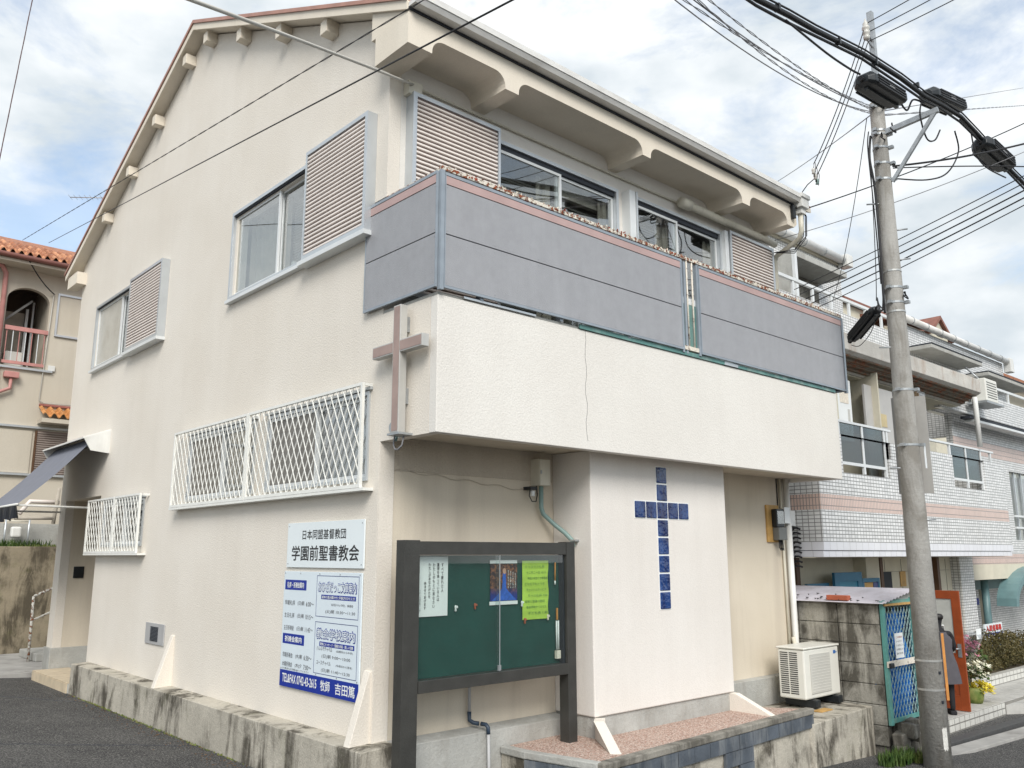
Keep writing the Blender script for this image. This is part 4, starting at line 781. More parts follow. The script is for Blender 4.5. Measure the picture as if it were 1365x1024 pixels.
# insulators
def insul(nm_, x, y, z, label):
    k = thing(nm_, label, 'insulator', (x, y, z)); MB().lathe((x, y, z), [(.015, -.16), (.045, -.14), (.05, -.10), (.035, -.08), (.055, -.06), (.055, -.02), (.038, 0), (.058, .02), (.055, .06), (.035, .08), (.045, .11), (.02, .15), (.008, .2)], 12).build('porcelain', CERAM, k, smooth=True); return k
k = insul('insulator', 6.98, -2.1, 9.25, 'ribbed porcelain insulator at the top of the utility pole'); Tb('strap', STEEL, k, [(6.98, -2.1, 9.28), (7.26, -2.05, 9.22)], .015, 6); Tb('strap', STEEL, k, [(6.98, -2.1, 9.10), (7.26, -2.05, 9.12)], .012, 6); Tb('eye_bolt', STEEL, k, [(7.33, -2.05, 9.0), (7.42, -2.08, 8.98), (7.42, -2.08, 8.92), (7.35, -2.05, 8.93)], .01, 6)
for i, (x, y, z, lb) in enumerate(((7.14, -1.03, 7.43, 'small porcelain insulator above the church gutter end, leftmost of three'), (7.24, -1.0, 7.38, 'small porcelain insulator above the church gutter end, middle of three'), (7.33, -.98, 7.33, 'small dark green insulator above the church gutter end, rightmost of three'))):
    k = thing('insulator', lb, 'insulator', (x, y, z)); MB().lathe((x, y, z), [(.01, -.05), (.03, -.04), (.02, -.01), (.03, .01), (.025, .04), (.008, .05)], 10).build('porcelain', CERAM if i < 2 else PIPEG, k, smooth=True); Tb('tail', WIREG, k, [(x, y, z+.04), (x+.02, y-.02, z+.16), (x+.05, y-.02, z+.12), (x+.04, y, z-.05)], .006, 5)
k = thing('anchor_wire', 'short stay wire from the church gutter end to the three insulators', 'wire', (7.33, -.62, 7.1)); Tb('wire_strand', WIRE, k, [(7.35, -.62, 7.17), (7.26, -.85, 7.30), (7.24, -1.0, 7.36), (7.14, -1.03, 7.40), (7.24, -1.0, 7.36), (7.33, -.98, 7.31)], .008, 5)
k = thing('service_bracket', 'small black service connector box on the church eave corner', 'electrical box', (7.3, -.62, 6.8)); Bx('box_body', BLACK, k, IDN, 7.12, 7.2, -.66, -.61, 6.78, 7.0, bevel=.006)
for i, (a_, b_) in enumerate(((.0, .03), (.06, .06), (.1, .0))): Tb('loop_cable', WIRE, k, [(7.16+a_*.3, -.64, 6.96), (7.26+a_, -.68, 7.0), (7.42+a_, -.66, 6.90), (7.46+a_, -.62, 6.6-b_), (7.36, -.5, 6.35-b_), (7.25, -.2, 6.35)], .008, 5)
# closures
def closure(p, q, r, label, hang=.0):
    k = thing('cable_closure', label, 'cable closure', p); p = Vector(p); q = Vector(q); d = (q-p); L_ = d.length; d.normalize(); x = d.cross(Vector((0, 0, 1))).normalized(); y = x.cross(d)
    m = MB(); pr_ = [(r*.75, -.5), (r, -.3), (r, .3), (r*.6, .75), (-r*.6, .75), (-r, .3), (-r, -.3), (-r*.75, -.5)]
    sec = [(a, b*r) for a, b in pr_]; st_ = [(0, .55), (.07, .95), (.12, 1), (.88, 1), (.93, .95), (1, .55)]
    vs = [tuple(p+d*(L_*t)+x*(a*s)+y*(b*s)) for t, s in st_ for a, b in sec]; n = len(sec)
    m.add(vs, [(i*n+j, i*n+(j+1) % n, (i+1)*n+(j+1) % n, (i+1)*n+j) for i in range(len(st_)-1) for j in range(n)]+[tuple(range(n)), tuple((len(st_)-1)*n+j for j in range(n))]); m.build('closure_body', BLACK, k, bevel=.008)
    for s_ in (-1, -.4, .2, .8):
        MB().beam(p+d*L_*.13+x*(r*1.0*(1 if s_ != 9 else 1))+y*(r*.42*s_), p+d*L_*.87+x*(r*1.0)+y*(r*.42*s_), .02, .02, tuple(y)).build('rib', RUBBER, k)
        MB().beam(p+d*L_*.13-x*r+y*(r*.42*s_), p+d*L_*.87-x*r+y*(r*.42*s_), .02, .02, tuple(y)).build('rib', RUBBER, k)
    MB().beam(p+d*L_*.08+y*(-r*.55), p+d*L_*.92+y*(-r*.55), .05, .05, tuple(y)).build('clamp_strip', BLACK, k)
    for t in (.3, .68): MB().beam(p+d*L_*t-d*.012+y*r*.02, p+d*L_*t+d*.012+y*r*.02, r*2.12, r*1.66, tuple(y)).build('closure_strap', STEEL, k) if hang else None
    MB().beam(p+d*L_*.42+x*(r*1.02), p+d*L_*.56+x*(r*1.02), .06, .004, tuple(x)).build('closure_label', PIPEGR, k)
    for t in (-.05, 1.05): MB().tube([p+d*L_*t, p+d*L_*(t+(.08 if t < 0 else -.08))], .035, 8).build('end_sleeve', RUBBER, k)
    return k
closure((5.50, -2.62, 7.62), (6.60, -2.62, 7.72), .155, 'large black cable closure hanging left of the pole top')
closure((7.50, -2.66, 8.17), (8.80, -2.66, 8.42), .15, 'ribbed black cable closure just right of the pole above the bracket arm')
closure((9.35, -2.72, 8.02), (10.55, -2.72, 7.98), .17, 'long black cable closure at the right edge of the sky')
closure((8.78, -.62, 5.08), (8.22, -1.35, 5.36), .10, 'slim black cable closure hanging between the balcony and the pole')
# ------------------------------------------------------------- wires
def sagline(a, b, sag, n=14, wob=0, seed=0):
    a, b = Vector(a), Vector(b); r = random.Random(seed); out = []
    for i in range(n+1):
        t = i/n; p = a.lerp(b, t); p.z -= sag*4*t*(1-t)
        if wob and 0 < i < n: p += Vector((0, 0, r.uniform(-wob, wob)))
        out.append(p)
    return out
def wire(label, a, b, r=.008, sag=.1, m=None, n=14, wob=0, name='overhead_wire', twist=0, group=None):
    k = MB(); p = sagline(a, b, sag, n, wob, hash(label) % 97 if False else len(label))
    if twist:
        n = twist; p = sagline(a, b, sag, n); q1 = [v+Vector((0, math.sin(i*.9)*r*1.1, math.cos(i*.9)*r*1.1)) for i, v in enumerate(p)]; q2 = [v-Vector((0, math.sin(i*.9)*r*1.1, math.cos(i*.9)*r*1.1)) for i, v in enumerate(p)]; k.tube(q1, r*.8, 4); k.tube(q2, r*.8, 4)
    else: k.tube(p, r, 6)
    o = k.build(name, m or WIRE, None, smooth=True); return tag(o, label, 'wire', group)
hc = [(-2, -2.75, 7.35), (.8, -2.75, 7.30), (2.4, -2.75, 7.40), (2.82, -2.75, 7.43), (3.45, -2.75, 7.54), (4.04, -2.75, 7.62), (5.29, -2.75, 7.84), (6.39, -2.75, 7.95), (7.16, -2.75, 7.98), (7.8, -2.75, 8.08), (8.53, -2.75, 8.16), (9.2, -2.75, 8.10), (10.35, -2.75, 7.95), (11.6, -2.75, 7.86), (16, -2.75, 7.7), (30, -2.75, 8)]
o = MB().tube(hc, .032, 8).build('trunk_cable', WIRE, None, smooth=True); tag(o, 'thickest black trunk cable sagging across the upper right sky', 'cable')
o = MB().tube([(x, y+.02, z-.065-.015*math.sin(i*2)) for i, (x, y, z) in enumerate(hc)], .017, 8).build('trunk_cable', WIRE, None, smooth=True); tag(o, 'thinner black cable lashed just under the trunk cable', 'cable')
o = MB().tube([(x, y-.03, z+.045) for x, y, z in hc], .012, 6).build('support_strand', WIRE, None, smooth=True); tag(o, 'steel support strand running along the top of the trunk cable', 'cable')
for i, x in enumerate((3.2, 4.6, 5.6, 6.9)):
    z = 7.5+(x-3.2)*.14
    o = Bx('cable_hanger', BLACK, None, IDN, x, x+.035, -2.79, -2.72, z-.02, z+.06); tag(o, ['small cable clamp on the trunk cable nearest the top edge', 'small cable clamp on the trunk cable, second from the top edge', 'small cable clamp on the trunk cable above the large left closure', 'small cable clamp on the trunk cable over the pole'][i], 'clamp')
def cable(label, pts, r=.012, m=None, name='drop_cable'): 
    # smooth through points
    P_ = [Vector(p) for p in pts]; out = []
    for i in range(len(P_)-1):
        p0, p1, p2, p3 = P_[max(i-1, 0)], P_[i], P_[i+1], P_[min(i+2, len(P_)-1)]
        for s in range(6):
            t = s/6; out.append(.5*((2*p1)+(p2-p0)*t+(2*p0-5*p1+4*p2-p3)*t*t+(3*p1-p0-3*p2+p3)*t**3))
    out.append(P_[-1]); return tag(MB().tube(out, r, 6).build(name, m or WIRE, None, smooth=True), label, 'cable')
cable('black cable curving from the trunk cable down to the left closure', [(3.4, -2.75, 7.45), (4.4, -2.70, 7.50), (5.1, -2.65, 7.6), (5.45, -2.62, 7.68)], .014)
cable('cable linking the left closure to the middle closure', [(6.62, -2.62, 7.75), (6.9, -2.6, 7.72), (7.1, -2.62, 7.95), (7.5, -2.62, 8.05)], .014)
cable('cable loop drooping under the middle closure', [(7.45, -2.62, 8.1), (7.30, -2.62, 7.8), (7.45, -2.62, 7.48), (7.75, -2.62, 7.55), (8.0, -2.62, 7.8)], .012)
cable('long cable loop hanging right of the bracket brace', [(8.6, -2.62, 8.0), (8.72, -2.6, 7.7), (8.45, -2.5, 7.3), (7.9, -2.4, 7.05), (7.4, -2.15, 7.0)], .012)
cable('cable joining the middle closure to the right closure', [(8.7, -2.68, 8.2), (9.1, -2.72, 8.12), (9.4, -2.72, 8.02)], .02)
cable('cable wrapping under the right closure', [(9.0, -2.72, 8.05), (9.1, -2.72, 7.75), (9.5, -2.72, 7.65), (10.4, -2.72, 7.75)], .012)
cable('thick black riser cable clipped down the left side of the pole', [(7.22, -1.92, 7.7), (7.10, -1.93, 7.3), (7.13, -1.95, 6.9), (7.12, -1.96, 6.3), (7.10, -1.96, 5.7), (7.1, -1.95, 5.2), (7.14, -1.93, 4.95)], .018)
cable('thin riser cable beside the thick riser on the pole', [(7.26, -1.88, 7.8), (7.14, -1.9, 7.5), (7.2, -1.88, 6.9), (7.17, -1.9, 6.2), (7.17, -1.9, 5.4)], .009)
cable('cable from the pole to the slim closure, upper of two', [(7.12, -1.95, 5.3), (7.5, -1.75, 5.12), (7.9, -1.5, 5.25), (8.2, -1.38, 5.36)], .016)
cable('cable from the pole to the slim closure, lower loop', [(7.14, -1.92, 5.0), (7.5, -1.7, 5.2), (7.8, -1.55, 5.4), (8.15, -1.4, 5.38)], .010)
cable('thin cable looping below the slim closure', [(8.25, -1.32, 5.35), (8.3, -1.2, 5.05), (8.6, -.85, 4.92), (8.78, -.62, 5.0)], .006)
# electrician's knots around the pole head
for i, (x, y, z, s) in enumerate(((7.3, -2.2, 7.75, .10), (7.15, -2.1, 7.6, .08), (7.2, -2.1, 8.15, .1), (7.35, -2.15, 7.2, .07), (7.3, -2.15, 5.2, .07))):
    cable(['knot of cable at the root of the bracket arm', 'cable knot on the left of the bracket arm root', 'cable knot round the pole head', 'cable knot at the foot of the bracket brace', 'cable knot at the lower pole clamp'][i], [(x, y, z), (x-s, y-.03, z-s*.5), (x-s*.3, y-.06, z-s), (x+s, y-.02, z-s*.3), (x+s*.4, y, z+s*.6), (x-s*.6, y-.04, z+s*.4), (x, y-.02, z-s*.2)], .010)
for i, (x, y, z) in enumerate(((7.14, -1.03, 7.55), (7.24, -1.0, 7.5), (7.33, -.98, 7.45))):
    wire('thin wire from the pole top insulator to the church gutter end, '+('left', 'middle', 'right')[i]+' of three', (6.90+.05*i, -2.1, 9.22-.08*i), (x+.02, y, z), .0075, .10)
for i in range(3): wire('thin wire leaving the pole top towards the upper right, '+('uppermost', 'middle', 'lowest')[i]+' of three', (6.98+.03*i, -2.1, 9.36-.13*i), (6.2+.35*i, -7.0, 9.6-.05*i), .007, .1)
for i, (dx, dz, s, tw) in enumerate(((0, 0, .10, 60), (.2, .08, .13, 0), (.42, .2, .10, 60), (-.1, -.05, .20, 0), (.3, .12, .2, 60))):
    wire('wavy grey wire from the top edge to the pole head, '+('first', 'second', 'third', 'fourth', 'fifth')[i]+' from the left', (.85+dx, -3.05, 6.42+dz), (7.15, -2.0, 8.13-.03*i), .0065, s, WIREG, 20, 0, twist=tw)
wire('thin wire rising from behind the church roof to the pole head', (21.4, 10, 14.3), (7.25, -1.95, 8.05), .008, .2, WIREG)
wire('black wire from the church corner passing the pole to the right', (7.40, -.62, 6.98), (12.2, -3.6, 9.6), .010, .12)
wire('thin wire from behind the church corner to the right sky edge', (7.6, .2, 6.7), (10.3, -3.4, 8.10), .006, .10, WIREG)
wire('thin grey wire from behind the pole head to the right, upper of two', (7.3, -1.95, 8.1), (38, 4, 23.2), .010, .0, WIREG)
wire('thin grey wire from behind the pole head to the right, lower of two', (7.3, -1.95, 8.05), (38, 4, 22.3), .010, .0, WIREG, twist=90)
wire('black wire from the brace foot to the right sky edge, upper of two', (7.35, -2.15, 7.18), (9.9, -3.4, 8.0), .015, .05)
wire('black wire from the brace foot to the right sky edge, lower of two', (7.35, -2.15, 7.15), (9.3, -3.4, 7.35), .009, -.02)
for i in range(5):
    wire('wire of the bundle rising from the balcony behind the pole, '+('top', 'second', 'middle', 'fourth', 'bottom')[i]+' one', (10.0+.26*i*.8, 1.0, 6.60-.05*i), (9.05-.05*i, -3.7, 7.23-.13*i), .008+.003*(i in (2, 3)), .03)
wire('steep thin wire from the pole head to the white balcony, left one', (7.2, -1.9, 8.0), (11.3, .9, 6.6), .006, .25)
wire('steep thin wire beside the pole curving down to the slim closure', (7.2, -1.9, 7.5), (8.1, -1.4, 5.45), .006, .35)
wire('thin dark wire crossing the upper left corner of the sky', (-3.35, 0, 6.3), (-3.5, 0, 3.9), .005, 0, simple('wire_brownish', (.10, .05, .05), .5, .1), twist=50)
wire('pale cable crossing the gable to the church eave box', (.28, -.06, 6.60), (-4.31, -3.22, 4.18), .0135, -.02, WIREL, name='service_cable')
wire('twisted dark wire crossing the church side wall, upper of two', (-.85, -3.4, 5.97), (-.3, 15.2, 9.02), .006, .0, twist=170)
wire('dark wire crossing the church side wall, lower of two', (-1.84, -4.0, 4.54), (.26, 15.2, 9.09), .006, .0)
# ================================================================ neighbouring apartment building on the right
RB = thing('apartment_building', 'white tiled apartment building with pink tile bands and railed balconies', 'building', (12, 0, -1.1))
def rbx(nm_, m, *b, bevel=0): return Bx(nm_, m, RB, IDN, *b, bevel=bevel)
YF = -.13
# first-floor bay
rbx('bay_front', TILE, 8.3, 16.75, YF, YF+.15, 1.80, 2.309); rbx('bay_band', TILEP, 8.3, 16.75, YF, YF+.15, 2.311, 2.559); 
wall('bay_parapet', lambda u, w, z: (u, -w, z), 8.3, 16.75, 2.561, 3.60, [(9.15, 10.92, 2.95, 3.60), (13.85, 15.58, 2.95, 3.60), (10.92, 11.02, 3.3, 3.6)], .15, TILE, RB, w=.13)
rbx('bay_side', TILE, 8.3, 8.45, YF+.151, 3.0, 1.80, 2.309); rbx('bay_side_band', TILEP, 8.3, 8.45, YF+.151, 3.0, 2.311, 2.559); rbx('bay_side', TILE, 8.3, 8.45, YF+.151, 3.0, 2.561, 3.6)
rbx('bay_ledge', TILEL, 8.292, 16.77, YF-.008, 3.0, 1.665, 1.798); rbx('bay_ledge', TILEL, 8.30, 16.72, YF+.01, 3.0, 1.56, 1.655); rbx('ledge_joint', SEAM, 8.31, 16.7, YF+.03, 3.0, 1.656, 1.664)
rbx('bay_end', TILE, 16.6, 16.75, YF+.151, 3.0, 1.8, 3.6)
rbx('balcony_floor', CREAMW, 8.46, 16.59, .03, 2.2, 2.45, 2.55)
def railing(x0, x1, gx0, gx1, y, ztop=3.86, zb=2.97):
    R_ = thing('railing', None, None, (0, 0, 0)); R_.parent = RB
    rb_ = lambda nm_, m, *b: Bx(nm_, m, R_, IDN, *b)
    rb_('top_rail', ALUW, x0, x1, y-.03, y+.03, ztop-.04, ztop); gm = (gx0+gx1)/2
    for x in (gx0, gm, gx1): rb_('railing_post', ALUW, x-.03, x+.03, y-.02, y+.02, zb, ztop-.041)
    for x in (x0+.15, x1-.15): rb_('railing_post', ALUW, x-.03, x+.03, y-.02, y+.02, 3.6, ztop-.041)
    for a, b in ((gx0, gm), (gm, gx1)): rb_('bottom_rail', ALUW, a+.031, b-.031, y-.018, y+.018, zb+.13, zb+.18); rb_('railing_glass', SMK, a+.031, b-.031, y-.005, y+.001, zb+.181, ztop-.042)
SMK = glassm('smoked_railing_glass', (.30, .36, .37), .04); 
railing(8.6, 11.15, 9.18, 10.88, YF+.06); railing(12.45, 16.3, 13.88, 15.55, YF+.06)
# floor behind the railings
wall('inner_wall', FRONT, 8.46, 16.59, 2.55, 5.3, [(9.0, 10.3, 2.6, 4.6), (13.6, 15.6, 2.6, 4.7)], .1, TILE, RB, w=-1.5)
rbx('window_glass', GLASS, 9.0, 10.3, 1.56, 1.565, 2.6, 4.6); rbx('window_glass', GLASS, 13.6, 15.6, 1.56, 1.565, 2.6, 4.7)
for x in (9.0, 9.63, 10.26, 13.6, 14.6, 15.56): rbx('window_stile', ALU, x, x+.05, 1.52, 1.555, 2.6, 4.6)
rbx('room_back', DARKIN, 8.5, 16.5, 2.4, 2.45, 2.5, 5.0)
rbx('partition', CREAMW, 9.75, 9.80, .2, 1.45, 2.55, 4.95); rbx('water_heater', PAPER, 9.86, 10.42, .25, .5, 3.6, 4.75, bevel=.01); rbx('heater_label', FLAKE, 9.98, 10.3, .243, .249, 4.3, 4.6); rbx('heater_grille', ACP, 10.25, 10.32, .243, .249, 3.8, 4.2)
rbx('balcony_partition', CREAMW, 11.2, 11.25, .1, 1.45, 2.55, 5.0); rbx('storage_panel', simple('panel_pale_grey', (.50, .49, .47), .6, .05), 10.9, 12.1, .22, .26, 2.6, 4.75); rbx('panel_sticker', simple('sticker_cream', (.58, .48, .28), .7, .1), 11.3, 11.75, .213, .218, 4.0, 4.25)
rbx('tile_pier', TILE, 12.75, 13.75, .25, .5, 3.0, 5.1)
# canopy slab of the second floor
MB().prism([(YF-.0, 5.16), (YF-.0, 5.46), (YF+1.6, 5.46), (YF+1.6, 4.92), (YF+.46, 4.92), (YF+.40, 5.0), (YF+.28, 5.02), (YF+.20, 5.10), (YF+.08, 5.11)], 0, 8.7, 15.9).build('canopy_slab', CONC_SLAB, RB, bevel=.008)
RUSTC = rusty('slab_edge_rust', (.20, .17, .13), (.17, .055, .025), .46, .6, 3)
for i in range(4): rbx('slab_underlay', RUSTC, 8.7, 15.85, YF+.09+i*.085, YF+.165+i*.085, 5.085-i*.045, 5.15-i*.045)
rbx('canopy_soffit', CREAMW, 8.7, 15.8, YF+.5, 1.45, 4.90, 4.918)
Tb('canopy_pipe', PIPEW, RB, [(15.5, YF+.02, 5.0), (15.46, YF, 4.85), (15.46, YF, 3.9)], .055, 10)
# second-floor parapet, upper walls and gutters
rbx('upper_parapet', TILE, 8.3, 14.6, 1.0, 1.15, 5.3, 6.50); 
R2 = thing('railing', None, None, (0, 0, 0)); R2.parent = RB
Bx('top_rail', ALUW, R2, IDN, 8.3, 14.6, 1.02, 1.08, 6.80, 6.86)
for i in range(9): Bx('railing_post', ALUW, R2, IDN, 8.5+i*.75, 8.57+i*.75, 1.03, 1.07, 6.5, 6.79)
rbx('upper_wall', TILE, 8.3, 15.85, 2.9, 3.1, 5.3, 8.90); rbx('upper_wall_side', TILE, 15.68, 15.849, 3.11, 9, 5.3, 8.90)
Tb('roof_gutter', GUTW, RB, [(8.0, 2.75, 9.06), (15.75, 2.75, 9.02)], .11, 10)
for i in range(8): MB().tube([(9.0+i*.95, 2.75, 9.05-.006*i), (9.03+i*.95, 2.75, 9.05-.006*i)], .118, 10).build('gutter_joint', STEEL, RB)
rbx('gutter_hopper', PIPEW, 15.7, 16.0, 2.6, 2.88, 8.84, 9.16, bevel=.02); rbx('roof_slab', CREAMW, 8.0, 15.95, 2.85, 9, 8.91, 9.0)
rbx('hood_side', CONC_GREY, 12.24, 12.30, 2.25, 2.899, 6.6, 8.24) ; rbx('hood_post', ALUW, 12.24, 12.34, 2.17, 2.245, 6.4, 8.34)
rbx('hood_slab', CONC_GREY, 12.35, 14.75, 2.2, 2.899, 8.18, 8.33, bevel=.01); rbx('hood_shade_sheet', COPING, 12.4, 14.6, 2.88, 2.899, 7.5, 8.17);  # thin dark sheet on the wall paints in the shade below the hood slab
# right half of the upper floor
rbx('upper_wall', TILE, 14.62, 21.1, 1.0, 1.15, 4.9, 6.80); rbx('upper_wall_end', TILE, 20.95, 21.1, 1.151, 8, 4.9, 6.8)
Tb('roof_gutter', GUTW, RB, [(14.6, .9, 6.90), (21.2, .9, 6.86)], .085, 10)
for i in range(8): MB().tube([(15.0+i*.8, .9, 6.90-.005*i), (15.03+i*.8, .9, 6.90-.005*i)], .093, 10).build('gutter_joint', STEEL, RB)
rbx('gutter_hopper', PIPEW, 21.15, 21.4, .8, 1.0, 6.55, 6.95, bevel=.02)
rbx('window_hood', CONC_GREY, 14.9, 17.9, .45, .999, 6.16, 6.25, bevel=.01); rbx('window_hood', CONC_GREY, 18.3, 21.5, .45, .999, 6.0, 6.09, bevel=.01); rbx('hood_edge', SEAM, 14.9, 17.9, .44, .998, 6.252, 6.28); rbx('hood_edge', SEAM, 18.3, 21.5, .44, .998, 6.092, 6.12)
ROOFRED = simple('roof_red_brown', (.24, .10, .07), .6, .2, 5)
rbx('dormer', CREAMW, 18.85, 20.1, 2.0, 4.5, 6.9, 7.55)
MB().prism([(18.80, 7.55), (20.15, 7.55), (19.5, 8.02)], 1, 2.0, 4.5).build('dormer_gable', CREAMW, RB)
MB().prism([(18.7, 7.52), (19.5, 8.08), (20.3, 7.50), (20.26, 7.42), (19.5, 7.98), (18.74, 7.44)], 1, 1.9, 4.6).build('dormer_roof', ROOFRED, RB)
MB().prism([(19.35, 7.5), (19.75, 7.5), (19.55, 7.72)], 1, 1.985, 1.999).build('dormer_vent', ACD, RB)
MB().prism([(3.0, 8.1), (3.0, 8.22), (6.0, 9.5), (6.0, 9.3)], 0, 16.2, 20.5).build('attic_roof', ROOFRED, RB); rbx('attic_wall', CREAMW, 16.3, 20.4, 3.15, 6.0, 6.3, 8.1)
MB().prism([(1.9, 7.50), (1.9, 7.56), (4.4, 8.4), (4.4, 8.3)], 0, 17.3, 18.7).build('dormer_side_roof', ROOFRED, RB); rbx('dormer_side', CREAMW, 17.4, 18.8, 2.05, 4.4, 6.9, 7.5)
# right wing
rbx('wing_wall', TILE, 16.77, 19.9, .90, 1.05, 1.6, 4.95); rbx('wing_band', TILEP, 16.77, 30, .893, .899, 4.02, 4.38)
wall('wing_wall', FRONT, 19.9, 32, 1.6, 4.95, [(20.3, 23.5, 1.95, 3.75)], .15, TILE, RB, w=-.90)
rbx('wing_window', GLASS, 20.3, 23.5, 1.02, 1.03, 1.95, 3.75); rbx('wing_room', CURT, 20.3, 23.5, 1.5, 1.52, 1.95, 3.75)
for x in (20.3, 20.85, 21.4, 22.4, 23.4): rbx('window_stile', ALU, x, x+.06, .97, 1.015, 1.95, 3.75)
rbx('window_rail', ALUW, 20.3, 23.5, .86, .9, 2.55, 2.6); rbx('window_rail', ALUW, 20.3, 23.5, .86, .9, 2.25, 2.3)
rbx('wing_parapet', TILE, 15.2, 32, .50, .65, 4.85, 5.45); rbx('parapet_ledge', SEAM, 16.7, 32, .44, .66, 4.74, 4.80); rbx('parapet_ledge', ALUW, 16.9, 32, .42, .66, 4.68, 4.735)
R3 = thing('railing', None, None, (0, 0, 0)); R3.parent = RB
Bx('top_rail', ALUW, R3, IDN, 17.9, 32, .54, .60, 5.72, 5.78)
for i in range(8): Bx('railing_post', ALUW, R3, IDN, 18.2+i*1.6, 18.27+i*1.6, .55, .59, 5.45, 5.719)
rbx('wing_lower_band', TILEP, 16.77, 32, .90, 1.05, 1.36, 1.599); rbx('wing_beam', CREAMW, 16.77, 32, .88, 2.0, 1.0, 1.358); 
rbx('entrance_wall', TILE, 16.77, 32, 2.2, 2.35, -1.2, 1.36); rbx('entrance_beam', TEALC, 16.9, 32, 1.5, 1.7, .72, .99)
Tb('entrance_post', TEALC, RB, [(18.9, 1.3, -1.0), (18.9, 1.3, .98)], .09, 12); rbx('entrance_post', CREAMW, 19.3, 19.45, 1.45, 1.6, -1.0, .72); rbx('name_plate', NAVY, 20.2, 20.9, 2.19, 2.199, .25, .42)
text('ハイツ', FRONT, 20.35, .4, .29, .09, PAPER, RB, -2.185)
ar = [(20.9+2.2*math.cos(t), .35+.95*math.sin(t)) for t in [math.pi*(1-i/16) for i in range(17)]]; ai = [(20.9+2.02*math.cos(t), .35+.80*math.sin(t)) for t in [math.pi*(i/16) for i in range(17)]]
MB().prism(ar+ai, 1, .55, .70).build('arch_canopy_rim', TEALC, RB); 
ac_ = MB(); 
for p, q in zip(ar, ar[1:]): ac_.quad((p[0], .7, p[1]), (q[0], .7, q[1]), (q[0], 1.0, q[1]), (p[0], 1.0, p[1]))
ac_.build('arch_canopy', TEALC, RB, smooth=True)
# ground floor: garage
rbx('end_pier', TILE, 16.0, 16.76, .75, 1.3, -1.1, 1.555); rbx('garage_back', CREAMW, 8.3, 12.1, .95, 1.05, -1.2, 1.555); rbx('garage_panel', CREAMW, 12.36, 15.99, .95, 1.05, -1.2, 1.555)
for i in range(4): rbx('panel_joint', COPING, 12.4, 15.9, .943, .949, 1.25-i*.45, 1.256-i*.45)
for i in range(5): rbx('panel_joint', COPING, 12.7+i*.75, 12.706+i*.75, .943, .949, -.4, 1.5)
rbx('garage_ceiling', CREAMW, 8.3, 16.7, .02, .949, 1.545, 1.556)
for x in (9.05, 11.95, 12.2, 14.9): rbx('garage_post', BROWNP, x, x+.12, .80, .94, -1.2, 1.544)
rbx('vent_slot', SEAM, 12.6, 12.95, .93, .942, .8, 1.25); rbx('vent_slot', WOOD, 13.35, 13.6, .93, .942, .95, 1.25); rbx('inner_pier', CREAMW, 11.4, 11.94, .7, .949, -1.2, 1.54)
def pframe(x0, x1, z0, z1, y, label, t=.09):
    k = thing('standing_frame', label, 'frame', ((x0+x1)/2, y, z0)); m = BLUEF  # a plain blue frame standing in the garage
    Bx('frame_top', m, k, IDN, x0, x1, y, y+.05, z1-t, z1); Bx('frame_bottom', m, k, IDN, x0, x1, y, y+.05, z0, z0+t); Bx('frame_side', m, k, IDN, x0, x0+t, y, y+.05, z0+t, z1-t); Bx('frame_side', m, k, IDN, x1-t, x1, y, y+.05, z0+t, z1-t); return k
pframe(9.2, 9.95, -1.0, 1.1, .70, 'blue frame standing at the left in the open garage, half hidden'); Bx('pane', BLUEL, None, IDN, 9.3, 9.85, .72, .73, -.9, 1.0).name = 'display_board'; tag(bpy.data.objects['display_board'], 'small blue panel inside the left garage frame', 'panel')
k = pframe(9.98, 11.0, -1.0, 1.28, .60, 'largest blue frame in the middle of the open garage', .16); Bx('frame_core', simple('blue_core', (.04, .2, .3), .5, .1), k, IDN, 10.13, 10.85, .62, .64, .75, 1.13); Bx('frame_paper', PAPER, k, IDN, 10.2, 10.75, .60, .619, .4, .72)
k = pframe(11.05, 11.75, -1.0, 1.16, .62, 'dark blue frame with a wicker panel at the right in the garage', .07); Bx('wicker_panel', WOOD, k, IDN, 11.12, 11.5, .64, .65, -.9, 1.08); Bx('dark_panel', NAVY2, k, IDN, 11.5, 11.68, .63, .655, -.9, 1.08)
# gap between the buildings
k = thing('cable_riser', 'white box and pipe with coiled black cables on the tiled side wall', 'electrical box', (8.25, .35, 1.9)); Bx('box_body', PAPER, k, IDN, 8.12, 8.29, .32, .48, 2.05, 2.3, bevel=.01); Tb('pipe_body', PIPEW, k, [(8.2, .4, 2.05), (8.2, .4, 1.55)], .05, 10)
for i in range(9): Tb('coil', WIRE, k, [(8.27, .36, 1.40+i*.075), (8.22, .33, 1.42+i*.075), (8.22, .27, 1.42+i*.075), (8.27, .24, 1.40+i*.075)], .016, 5)
# second-floor outdoor unit
k = thing('ac_outdoor_unit', 'white slatted outdoor unit hanging under the far window hood', 'air conditioner', (17.2, .3, 5.2)); Bx('casing', ACW, k, IDN, 16.75, 17.5, .05, .4, 5.12, 5.66, bevel=.02); Bx('frame_bracket', STEEL, k, IDN, 16.6, 17.7, .0, .45, 5.05, 5.10); Tb('hanger', STEEL, k, [(16.8, .2, 5.66), (16.9, .5, 6.0)], .02, 6)
for i in range(7): Bx('louvre', ACD, k, IDN, 16.82, 17.42, .044, .049, 5.2+i*.06, 5.215+i*.06)
BRUSH = simple('brush_brown', (.17, .12, .07), .8, .3, 30)
k = thing('broom', 'old brown broom hanging upside down against the white tiles', 'broom', (13.2, .2, 3.7)); Tb('handle', BROWNP, k, [(13.22, .21, 3.65), (13.20, .21, 4.5)], .015, 6); Tb('bristles', BRUSH, k, [(13.20, .21, 4.45), (13.12, .21, 4.7), (13.18, .21, 4.9)], .035, 8); Tb('bristles', BRUSH, k, [(13.20, .21, 4.5), (13.30, .21, 4.72), (13.27, .21, 4.88)], .03, 8)
